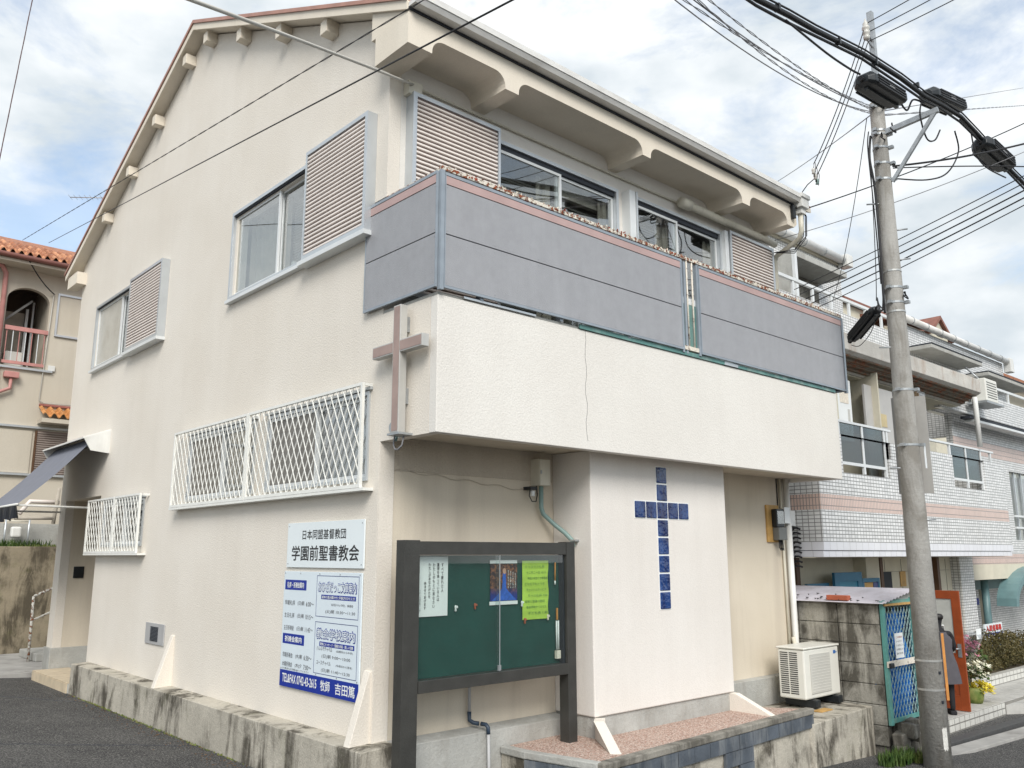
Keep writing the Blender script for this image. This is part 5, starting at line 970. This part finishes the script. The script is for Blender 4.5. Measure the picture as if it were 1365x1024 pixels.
# paved forecourt
PF = []
def gtile(nm_, poly, z0_, z1_): return MB().prism(poly, 2, z0_, z1_).build(nm_, PAVE, FC)
FC = bpy.data.objects.new('forecourt', None); COL.objects.link(FC); FC['kind'] = 'structure'
Bx('forecourt_bed', simple('grout_grey', (.22, .21, .19), .9, .1), FC, IDN, 8.55, 30, -1.0, 2.2, -1.35, -1.012)
rt_ = random.Random(1); proto = {}
for i in range(21):
    for j in range(9):
        x0 = 8.56+i*.40; y0 = -.995+j*.205
        if proto.get('t') is None: o = MB().box(0, .39, 0, .195, 0, .012).build('paving_tile', PAVET, FC); proto['t'] = o
        else: o = clone(proto['t'], FC)
        o.location = (x0, y0, -1.012+rt_.uniform(0, .0015))
for i in range(16): Bx('riser_tile', TILESMALL, FC, IDN, 8.56+i*.26, 8.81+i*.26, -1.012, -1.001, -1.3, -1.015)
MB().prism([(12.8, -1.0), (30, -1.0), (30, -1.9), (13.6, -1.5)], 2, -1.3, -1.06).build('forecourt_apron', PAVET, FC)
k = MB().prism([(8.2, -1.18), (12.6, -1.42), (18, -2.0), (18, -2.18), (12.6, -1.60), (8.2, -1.36)], 2, -1.24, -1.15).build('drain_cover', DRAIN, None, bevel=.004); k['kind'] = 'structure'
k = MB().prism([(8.0, -1.37), (18, -2.2), (18, -2.5), (8.0, -1.66)], 2, -1.26, -1.175).build('road_edge_strip', PAVE, None, bevel=.006); k['kind'] = 'structure'
# open door, person, flowers, sign
k = thing('open_door', 'open orange-brown panelled door with a large glass pane', 'door', (11.2, -.6, -1))
DT = lambda u, w, z: (11.2-w, u, z)
for q in ((-1.0, -.86, -.99, .98), (-.27, -.13, -.99, .98)): MB(DT).box(q[0], q[1], -.02, .02, q[2], q[3]).build('door_stile', DOORO, k, bevel=.003)
for z0_, z1_ in ((.84, .98), (-.99, -.75), (-.22, -.06)): MB(DT).box(-.859, -.271, -.02, .02, z0_, z1_).build('door_rail', DOORO, k, bevel=.003)
MB(DT).box(-.859, -.271, -.006, .006, -.059, .839).build('door_glass', simple('door_glass_pale', (.50, .50, .46), .25, .15, 4), k); MB(DT).box(-.859, -.271, -.010, .010, -.749, -.221).build('door_panel', DOORO, k); MB(DT).box(-.80, -.33, .0101, .018, -.68, -.29).build('door_panel', DOORO, k, bevel=.006)
Tb('door_handle', STEEL, k, [(11.17, -.93, .02), (11.10, -.93, .02), (11.10, -.84, .02)], .012, 6); MB(DT).box(-.96, -.90, .021, .03, -.12, .10).build('handle_plate', STEEL, k)
def skinned(nm_, verts, edges, m, par, root=0, sub=2):
    me = bpy.data.meshes.new(nm_); me.from_pydata([v[:3] for v in verts], edges, []); o = bpy.data.objects.new(nm_, me); COL.objects.link(o); o.parent = par
    md = o.modifiers.new('skin', 'SKIN'); md.use_smooth_shade = True
    for i, v in enumerate(verts): r = v[3]; me.skin_vertices[0].data[i].radius = (r, v[4] if len(v) > 4 else r); me.skin_vertices[0].data[i].use_root = (i == root)
    s_ = o.modifiers.new('sub', 'SUBSURF'); s_.levels = s_.render_levels = sub; me.materials.append(m); return o
PE = thing('person', 'person in a long grey apron and black sleeves standing at the open door', 'person', (10.72, -.80, -1.0)); PE.rotation_euler.z = math.radians(125); PE.scale = (1.15, 1.15, 1.0)
V = [(0, 0, .88, .13, .10), (0, 0, 1.02, .115, .09), (0, 0, 1.2, .14, .10), (0, 0, 1.33, .10, .075), (0, -.01, 1.40, .045), (0, -.02, 1.46, .05), (0, -.03, 1.53, .078, .088), (0, -.03, 1.60, .06, .07),
     (.14, 0, 1.31, .05), (.19, -.02, 1.06, .038), (.12, -.20, .93, .028), (.05, -.30, .93, .022), (-.14, 0, 1.31, .05), (-.19, -.02, 1.06, .038), (-.13, -.20, .93, .028), (-.06, -.30, .93, .022),
     (.08, 0, .80, .085), (.085, -.01, .46, .055), (.085, .02, .09, .035), (.085, -.10, .035, .032), (-.08, 0, .80, .085), (-.085, -.01, .46, .055), (-.085, .02, .09, .035), (-.085, -.10, .035, .032)]
E_ = [(0, 1), (1, 2), (2, 3), (3, 4), (4, 5), (5, 6), (6, 7), (2, 8), (8, 9), (9, 10), (10, 11), (2, 12), (12, 13), (13, 14), (14, 15), (0, 16), (16, 17), (17, 18), (18, 19), (0, 20), (20, 21), (21, 22), (22, 23)]
skinned('body', V, E_, CLOTHB, PE)
skinned('face', [(0, -.055, 1.50, .058, .05), (0, -.06, 1.56, .06, .05)], [(0, 1)], SKIN, PE); skinned('mask', [(0, -.085, 1.475, .05, .045), (0, -.088, 1.505, .05, .045)], [(0, 1)], CLOTHW, PE); skinned('hair', [(0, .0, 1.50, .08), (0, -.01, 1.57, .088), (0, -.015, 1.62, .065)], [(0, 1), (1, 2)], HAIR, PE)
for s_ in (1, -1):
    skinned('forearm', [(s_*.175, -.07, 1.03, .037), (s_*.12, -.20, .935, .030), (s_*.055, -.295, .93, .026)], [(0, 1), (1, 2)], SKIN, PE)
    for i in range(4): skinned('finger', [(s_*(.055-.012), -.30+.0, .945-i*.016, .009), (s_*.03, -.335, .94-i*.016, .008), (s_*.01, -.345, .93-i*.016, .007)], [(0, 1), (1, 2)], SKIN, PE, sub=1)
    skinned('finger', [(s_*.055, -.285, .955, .010), (s_*.035, -.30, .975, .009)], [(0, 1)], SKIN, PE, sub=1)
ap = MB(); prof = [(.50, .235, .17), (.62, .225, .165), (.8, .20, .155), (.95, .165, .135), (1.05, .155, .125), (1.2, .165, .13), (1.32, .10, .10)]
vs = []; n = 20
for z, a, b in prof:
    for i in range(n): t = i*2*math.pi/n; wv = 1+.05*math.sin(t*5)*(1.2-z if z < 1.0 else 0); vs.append((a*wv*math.cos(t), b*wv*math.sin(t), z))
ap.add(vs, [(i*n+j, i*n+(j+1) % n, (i+1)*n+(j+1) % n, (i+1)*n+j) for i in range(len(prof)-1) for j in range(n)]); o = ap.build('apron', APRON, None, smooth=True); o.parent = PE
o = MB().tube([(-.09, -.12, 1.3), (-.07, -.02, 1.42), (.07, -.02, 1.42), (.09, -.12, 1.3)], .014, 6).build('apron_strap', CLOTHW, None, smooth=True); o.parent = PE
for s_ in (1, -1): o = MB().box(s_*.085-.045, s_*.085+.045, -.20, .06, .0, .07).build('shoe', CLOTHB, None, bevel=.02); o.parent = PE
def blooms(par, nm_, m, c, R, n, s, seed, flat=.8):
    r = random.Random(seed); k = MB()
    for i in range(n):
        a = r.uniform(0, 6.28); e_ = r.uniform(-.6, 1.4); q = R*(r.random()**.4); x = c[0]+q*math.cos(a)*math.cos(e_); y = c[1]+q*math.sin(a)*math.cos(e_); z = c[2]+q*math.sin(e_)*flat
        for p in range(5):
            b = p*1.257+r.random(); dx, dy, dz = math.cos(b)*s, math.sin(b)*s*.7, math.sin(b)*s*.6+.3*s; k.quad((x, y, z), (x+dx-dy*.4, y+dy+dx*.4, z+dz*.6), (x+dx*1.2, y+dy*1.2, z+dz), (x+dx+dy*.4, y+dy-dx*.4, z+dz*.6))
    return k.build(nm_, m, par)
k = thing('flower_stand', 'tall congratulatory flower stand with pink, cream and yellow blooms in clear wrap', 'flowers', (12.2, -.62, -1))
Tb('stand_leg', STEEL, k, [(12.05, -.62, -1), (12.2, -.62, -.3), (12.35, -.62, -1)], .015, 6); MB().lathe((12.25, -.68, -1.0), [(.13, 0), (.16, .1), (.17, .22), (.15, .26)], 14).build('pot', WEED, k, smooth=True)
blooms(k, 'pink_flowers', PKF, (12.15, -.62, -.08), .30, 60, .06, 1); blooms(k, 'cream_flowers', WHF, (12.3, -.7, -.42), .30, 80, .06, 2); blooms(k, 'yellow_flowers', YELF, (12.4, -.75, -.78), .24, 60, .07, 3, .5); blooms(k, 'leaves', LEAF, (12.3, -.66, -.45), .34, 90, .07, 4, 1.2)
MB().lathe((12.15, -.62, -.35), [(.06, 0), (.22, .25), (.36, .55)], 11).build('clear_wrap', glassm('clear_wrap', (.92, .93, .95), .12), k); Bx('message_card', PAPER, k, IDN, 11.98, 12.2, -.93, -.925, .12, .30)
k = thing('recruitment_sign', 'red and blue lettered white notice on the tiled entrance wall', 'sign', (17.5, .8, -.3))
Bx('sign_board', SIGNW, k, IDN, 16.9, 18.0, .69, .72, -.62, .02); Bx('lower_band', NAVY, k, IDN, 16.92, 17.98, .684, .689, -.40, -.18); text('入居者募集', FRONT, 16.98, .95, -.14, .13, simple('sign_red', (.5, .03, .02), .5, .05), k, -.684, False, .04); text('お気軽にもと管理', FRONT, 16.96, .98, -.37, .16, PAPER, k, -.682, False, .03); text('43-1000', FRONT, 17.0, .9, -.59, .14, BLUEL, k, -.684, False, .04)
k = thing('planter', 'low white tiled planter wall with a clipped hedge', 'planter', (15.5, 0, -1.2)); Bx('planter_wall', TILESMALL, k, IDN, 13.9, 24, -.2, -.05, -1.25, -.80); Bx('planter_soil', SOIL, k, IDN, 13.95, 24, -.05, .9, -1.2, -.84)
def leafmass(nm_, m, boxes, n, s, seed):
    r = random.Random(seed); k_ = MB()
    for i in range(n):
        b = boxes[i % len(boxes)]; cx_, cy_, cz_, rx, ry, rz_ = b; a = r.uniform(0, 6.28); u = r.uniform(-1, 1); q = (r.random()**.25)*(1+.12*math.sin(a*3+u*5)); c_ = math.sqrt(1-u*u)
        x, y, z = cx_+rx*q*c_*math.cos(a), cy_+ry*q*c_*math.sin(a), cz_+rz_*q*u
        d1 = Vector((r.uniform(-1, 1), r.uniform(-1, 1), r.uniform(-1, 1))).normalized()*s; d2 = d1.cross(Vector((r.uniform(-1, 1), r.uniform(-1, 1), r.uniform(-1, 1)))).normalized()*s*.55; p = Vector((x, y, z))
        k_.quad(tuple(p-d1), tuple(p+d2), tuple(p+d1), tuple(p-d2))
    return k_.build(nm_, m, None, kind='stuff')
for i, (b, lb) in enumerate((([(14.75, .35, -.50, .85, .55, .38), (14.4, .2, -.62, .5, .4, .25)], 'rounded brown-green clipped bush in the tiled planter, nearest the flower stand'), ([(16.3, .4, -.48, 1.0, .6, .42), (17.6, .4, -.52, 1.0, .6, .38)], 'wide brown-green clipped bush in the tiled planter at the photo edge'))):
    o = leafmass('bush', HEDGE, b, 9000, .028, 30+i); del o['kind']; tag(o, lb, 'bush')
# far red tiled roof
FR = thing('red_roof_house', 'far house with a red-brown tiled roof beyond the white parapet', 'house', (36, 8, 6)); Bx('house_wall', CREAMW, FR, IDN, 34, 52, 8, 20, -1, 10.2)
for i in range(16):
    for j in range(11):
        o = MB().box(33.5+i*.9, 34.36+i*.9, 7.0+j*.55, 7.6+j*.55, 10.1+j*.30, 10.24+j*.30).build('roof_tile', TERRA, FR)
# ================================================================ neighbour on the left
NH = thing('tiled_roof_house', 'beige neighbouring house with orange roof tiles and an arched balcony', 'house', (0, 15.5, 1.8))
NF = lambda u, w, z: (u, 15.5-w, z)
def nb(nm_, m, *b, bevel=0): return MB(NF).box(*b).build(nm_, m, NH, bevel)
wall('house_wall', NF, -6, 6, 1.6, 8.55, [(-.42, .50, 6.02, 7.96)], .18, NEIGH, NH)
cxa, ra = .04, .46
def spand(sgn):
    pts = [(cxa+sgn*.462, 7.96), (cxa, 7.962)]+[(cxa+sgn*ra*math.sin(t), 7.62+.335*math.cos(t)) for t in [i*math.pi/2/8 for i in range(9)]]
    m = MB(NF); n = len(pts); m.add([(p[0], -.001, p[1]) for p in pts]+[(p[0], -.175, p[1]) for p in pts], [tuple(range(n)), tuple(range(2*n-1, n-1, -1))]+[(i, (i+1) % n, n+(i+1) % n, n+i) for i in range(n)]); m.build('arch_corner', NEIGH, NH)
spand(1); spand(-1)
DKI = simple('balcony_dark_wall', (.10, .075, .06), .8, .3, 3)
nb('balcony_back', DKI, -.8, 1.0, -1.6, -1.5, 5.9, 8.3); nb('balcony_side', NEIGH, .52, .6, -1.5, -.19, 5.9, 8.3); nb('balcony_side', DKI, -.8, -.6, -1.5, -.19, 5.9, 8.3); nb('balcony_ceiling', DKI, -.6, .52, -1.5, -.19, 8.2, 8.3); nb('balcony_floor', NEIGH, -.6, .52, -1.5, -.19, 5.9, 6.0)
nb('door_panel', CURT, -.22, .22, -1.2, -1.16, 6.0, 7.6); nb('door_frame', ALUW, .22, .28, -1.1, -1.04, 6.0, 7.7); nb('door_frame', ALUW, .36, .40, -1.1, -1.04, 6.0, 7.9)
MB().beam((-.38, 15.9, 7.15), (.20, 15.9, 7.75), .05, .05).build('roof_brace', CURTG, NH); nb('washing_machine', ACW, -.28, .10, -.6, -.3, 6.02, 6.42, bevel=.03)
nb('handrail', PINKM, -.40, .52, .0, .06, 6.86, 6.96); nb('handrail', PINKM, -.40, .50, .0, .05, 6.05, 6.12)
for i in range(7): nb('baluster', PINKM if i % 2 == 0 else ALUW, -.36+i*.135, -.345+i*.135, .01, .035, 6.121, 6.859)
nb('balcony_ledge', ALU, -.8, .70, .0, .07, 5.94, 5.99); nb('downpipe_ledge', PIPEW, .6, .75, .0, .05, 5.99, 6.12)
Tb('conduit', WIREL, NH, [(.56, 15.46, 7.95), (.52, 15.46, 6.6), (.48, 15.46, 5.25), (.6, 15.46, 5.19), (1.3, 15.46, 5.2)], .012, 6)
Tb('downpipe', PINKM, NH, [(-.9, 15.35, 8.40), (-.62, 15.38, 8.35), (-.52, 15.42, 8.2), (-.50, 15.42, 5.2)], .055, 10)
MB(NF).prism([(-.34, 5.84), (.0, 5.84), (-.06, 5.62), (-.28, 5.62)], 1, .02, .16).build('rain_hopper', PINKM, NH) if False else MB(NF).box(-.33, -.02, .02, .18, 5.70, 5.84).build('rain_hopper', PINKM, NH, bevel=.01)
Tb('hopper_pipe', PINKM, NH, [(-.17, 15.4, 5.72), (-.17, 15.4, 5.45), (-.45, 15.4, 5.30), (-.6, 15.4, 5.28)], .04, 8)
nw = thing('window', None, None, (0, 0, 0)); nw.parent = NH
for q in ((.66, 1.6, 7.90, 7.95), (.66, 1.6, 6.86, 6.91), (.66, .70, 6.911, 7.899)): MB(NF).box(q[0], q[1], .0, .05, q[2], q[3]).build('frame', ALU, nw)
MB(NF).box(.70, 1.6, .0, .02, 6.911, 7.899).build('panel', NEIGH, nw)
for z, h, m in ((4.56, .05, ALU), (3.44, .05, ALU)): nb('string_course', m, -6, 2.0, .0, .08, z, z+h)
nb('wall_panel', NEIGH, -6, .42, .0, .03, 3.5, 4.5)
sh = thing('louvre_window', None, None, (0, 0, 0)); sh.parent = NH
MB(NF).box(.5, 1.6, .0, .02, 3.5, 4.52).build('louvre_back', SLATD, sh); MB(NF).box(.48, .52, .0, .06, 3.5, 4.52).build('louvre_stile', BROWNP, sh)
for i in range(19): MB(NF).box(.53, 1.6, .021, .05, 3.52+i*.052, 3.548+i*.052).build('louvre', SLATM if False else simple('louvre_taupe', (.30, .25, .22), .5, .1), sh)
# clay tiles
def clay(nm_, m, wdt, ln):
    k = MB(); n = 8; pr_ = [(wdt*i/n, .055*math.sin(2*math.pi*i/n)+.03) for i in range(n+1)]
    for (a, za), (b, zb_) in zip(pr_, pr_[1:]): k.quad((a, 0, za), (b, 0, zb_), (b, ln, zb_+ln*.42), (a, ln, za+ln*.42)); k.quad((a, 0, za), (b, 0, zb_), (b, 0, zb_-.025), (a, 0, za-.025))
    return k
T1 = clay('t', TERRA, .19, .32).build('roof_tile', TERRA, NH, smooth=True); base = -NH.location; MBs = [T1]
TERRA2 = simple('terracotta_tile_pale', (.52, .25, .13), .65, .4, 9)
T2 = clay('t', TERRA2, .19, .32).build('roof_tile', TERRA2, NH, smooth=True); first = True; rt2 = random.Random(5)
for i in range(17):
    for j in range(5):
        s_ = T1 if rt2.random() < .6 else T2
        o = clone(s_, NH); o.location = (-1.5+i*.185, 14.92+j*.27, 8.60+j*.125+rt2.uniform(0, .006))
bpy.data.objects.remove(T1); bpy.data.objects.remove(T2)
MB().prism([(15.0, 8.57), (18.5, 10.1), (22, 8.57)], 0, -6, 5).build('roof', TERRA, NH)
MB(NF).tube([(-6, .62, 8.52), (1.9, .62, 8.50)], .06, 10).build('roof_gutter', simple('gutter_brown', (.22, .09, .07), .4, .1), NH, smooth=True); nb('eave_board', NEIGH, -6, 2, .002, .56, 8.38, 8.45)
T3 = clay('t', TERRAO, .20, .28).build('roof_tile', TERRAO, NH, smooth=True)
for i in range(5):
    for j in range(2): o = clone(T3, NH); o.location = (.50+i*.195, 15.02+j*.2, 4.84+j*.11)
bpy.data.objects.remove(T3)
nb('canopy_under', NEIGH, .50, 1.6, .002, .46, 4.68, 4.78); nb('canopy_ridge', simple('ridge_red', (.30, .11, .09), .5, .1), .50, 1.6, .0, .06, 5.12, 5.17)
wire('black wire drooping from the eave of the tiled house to its wall', (-.2, 14.9, 8.5), (.56, 15.44, 7.9), .014, .08); wire('pale cable along the eave of the tiled house', (-1.5, 14.9, 8.7), (-.2, 14.9, 8.48), .012, .02, WIREL)
AN.location = (1.8, 16.5, 10.3)
# slope behind: retaining wall, garden, railing, meter
RW = MB().box(-12, 6, 14.4, 14.7, -1.0, 1.80).build('retaining_wall', CONC_WET, None, bevel=.02); tag(RW, 'mossy concrete retaining wall behind the side entrance', 'wall')
Bx('garden_terrace', SOIL, None, IDN, -12, 6, 14.7, 24, 1.0, 1.72)['kind'] = 'structure'
tufts('grass', LEAF, (-.3, 14.85, 1.72), 1.2, .25, 900, .28, 77, 'green grass along the top of the retaining wall'); tufts('grass', WEED, (.7, 14.8, 1.72), .7, .2, 500, .16, 78, 'yellowish grass on the retaining wall near the church corner')
Bx('garden_wall', CONC_GREY, None, IDN, -6, 6, 15.1, 15.2, 1.72, 2.32); tag(bpy.data.objects['garden_wall'], 'low grey wall at the foot of the tiled house', 'wall')
k = thing('gas_meter', 'white gas meter between two posts above the retaining wall', 'meter', (.2, 14.9, 1.72)); MB().box(.06, .27, 14.78, 14.92, 2.0, 2.24).build('meter_body', PIPEW, k, bevel=.04)
for x in (-.05, .42): Tb('meter_post', ALU, k, [(x, 14.85, 1.7), (x, 14.85, 2.45)], .022, 6)
Tb('meter_pipe', PIPEC, k, [(-.05, 14.85, 2.36), (.42, 14.85, 2.36)], .018, 6)
k = thing('pergola_frame', 'brownish pipe frame leaning out from the wall behind the church corner', 'frame', (.4, 14.2, 2.4)); Tb('frame_pipe', SLATM, k, [(.05, 14.2, 2.50), (.25, 14.25, 2.78), (.85, 14.3, 2.78)], .05, 8); Tb('frame_pipe', CURT, k, [(-.05, 14.1, 2.40), (.75, 14.2, 2.42)], .035, 8); Tb('frame_pipe', CURT, k, [(.75, 14.2, 2.3), (.80, 14.2, 3.1)], .04, 8)
HR = thing('handrail', 'rusty white pipe handrail beside the church rear corner', 'handrail', (.1, 12.5, -.46)); RP = rusty('rusty_white_pipe', (.66, .64, .58), (.24, .07, .02), .5, .58, 14)
Tb('rail_post', RP, HR, [(.12, 12.5, -.46), (.10, 12.5, .80)], .026, 8); Tb('rail', RP, HR, [(.10, 12.5, .80), (.9, 12.55, 1.16)], .024, 8); Tb('rail', RP, HR, [(.11, 12.5, .33), (.9, 12.55, .68)], .02, 8)
Bx('rear_steps', CONC_GREY, None, IDN, .2, 2.2, 12.3, 13.6, -.46, -.30, bevel=.02); tag(bpy.data.objects['rear_steps'], 'low concrete steps under the rusty handrail', 'steps')
tufts('moss', WEED, (-.28, 5.0, -.57), .03, 3.2, 500, .035, 40, 'thin line of moss along the foot of the side plinth')

# grit and dead leaves along the road edge
rl = random.Random(21); lf = MB()
for i in range(260):
    t = rl.random(); x = -.27-abs(rl.gauss(0, .16)); y = rl.uniform(.5, 8.3); a = rl.uniform(0, 6.28); s_ = rl.uniform(.006, .02); z = gzz(x)+.003+rl.uniform(0, .006)
    lf.quad((x-s_*math.cos(a), y-s_*math.sin(a), z), (x+s_*.5*math.sin(a), y-s_*.5*math.cos(a), z+.004), (x+s_*math.cos(a), y+s_*math.sin(a), z), (x-s_*.5*math.sin(a), y+s_*.5*math.cos(a), z+.006))
o = lf.build('leaf_litter', simple('dead_leaf', (.20, .11, .05), .9, .4, 40), None, kind='stuff'); o['label'] = 'dead leaves and grit on the asphalt along the side plinth'
cr_ = MB()
for (x0, y0, x1, y1, n_) in ((-.3, 3.2, -2.6, 4.4, 16), (-2.6, 4.4, -4.2, 4.1, 10), (-.3, 7.2, -2.2, 9.4, 14)):
    pts = [(x0+(x1-x0)*i/n_+rl.uniform(-.03, .03), y0+(y1-y0)*i/n_+rl.uniform(-.05, .05)) for i in range(n_+1)]
    cr_.tube([(x, y, gzz(x)+.0005) for x, y in pts], .004, 4)
o = cr_.build('asphalt_crack', SEAM, None); o['kind'] = 'structure'
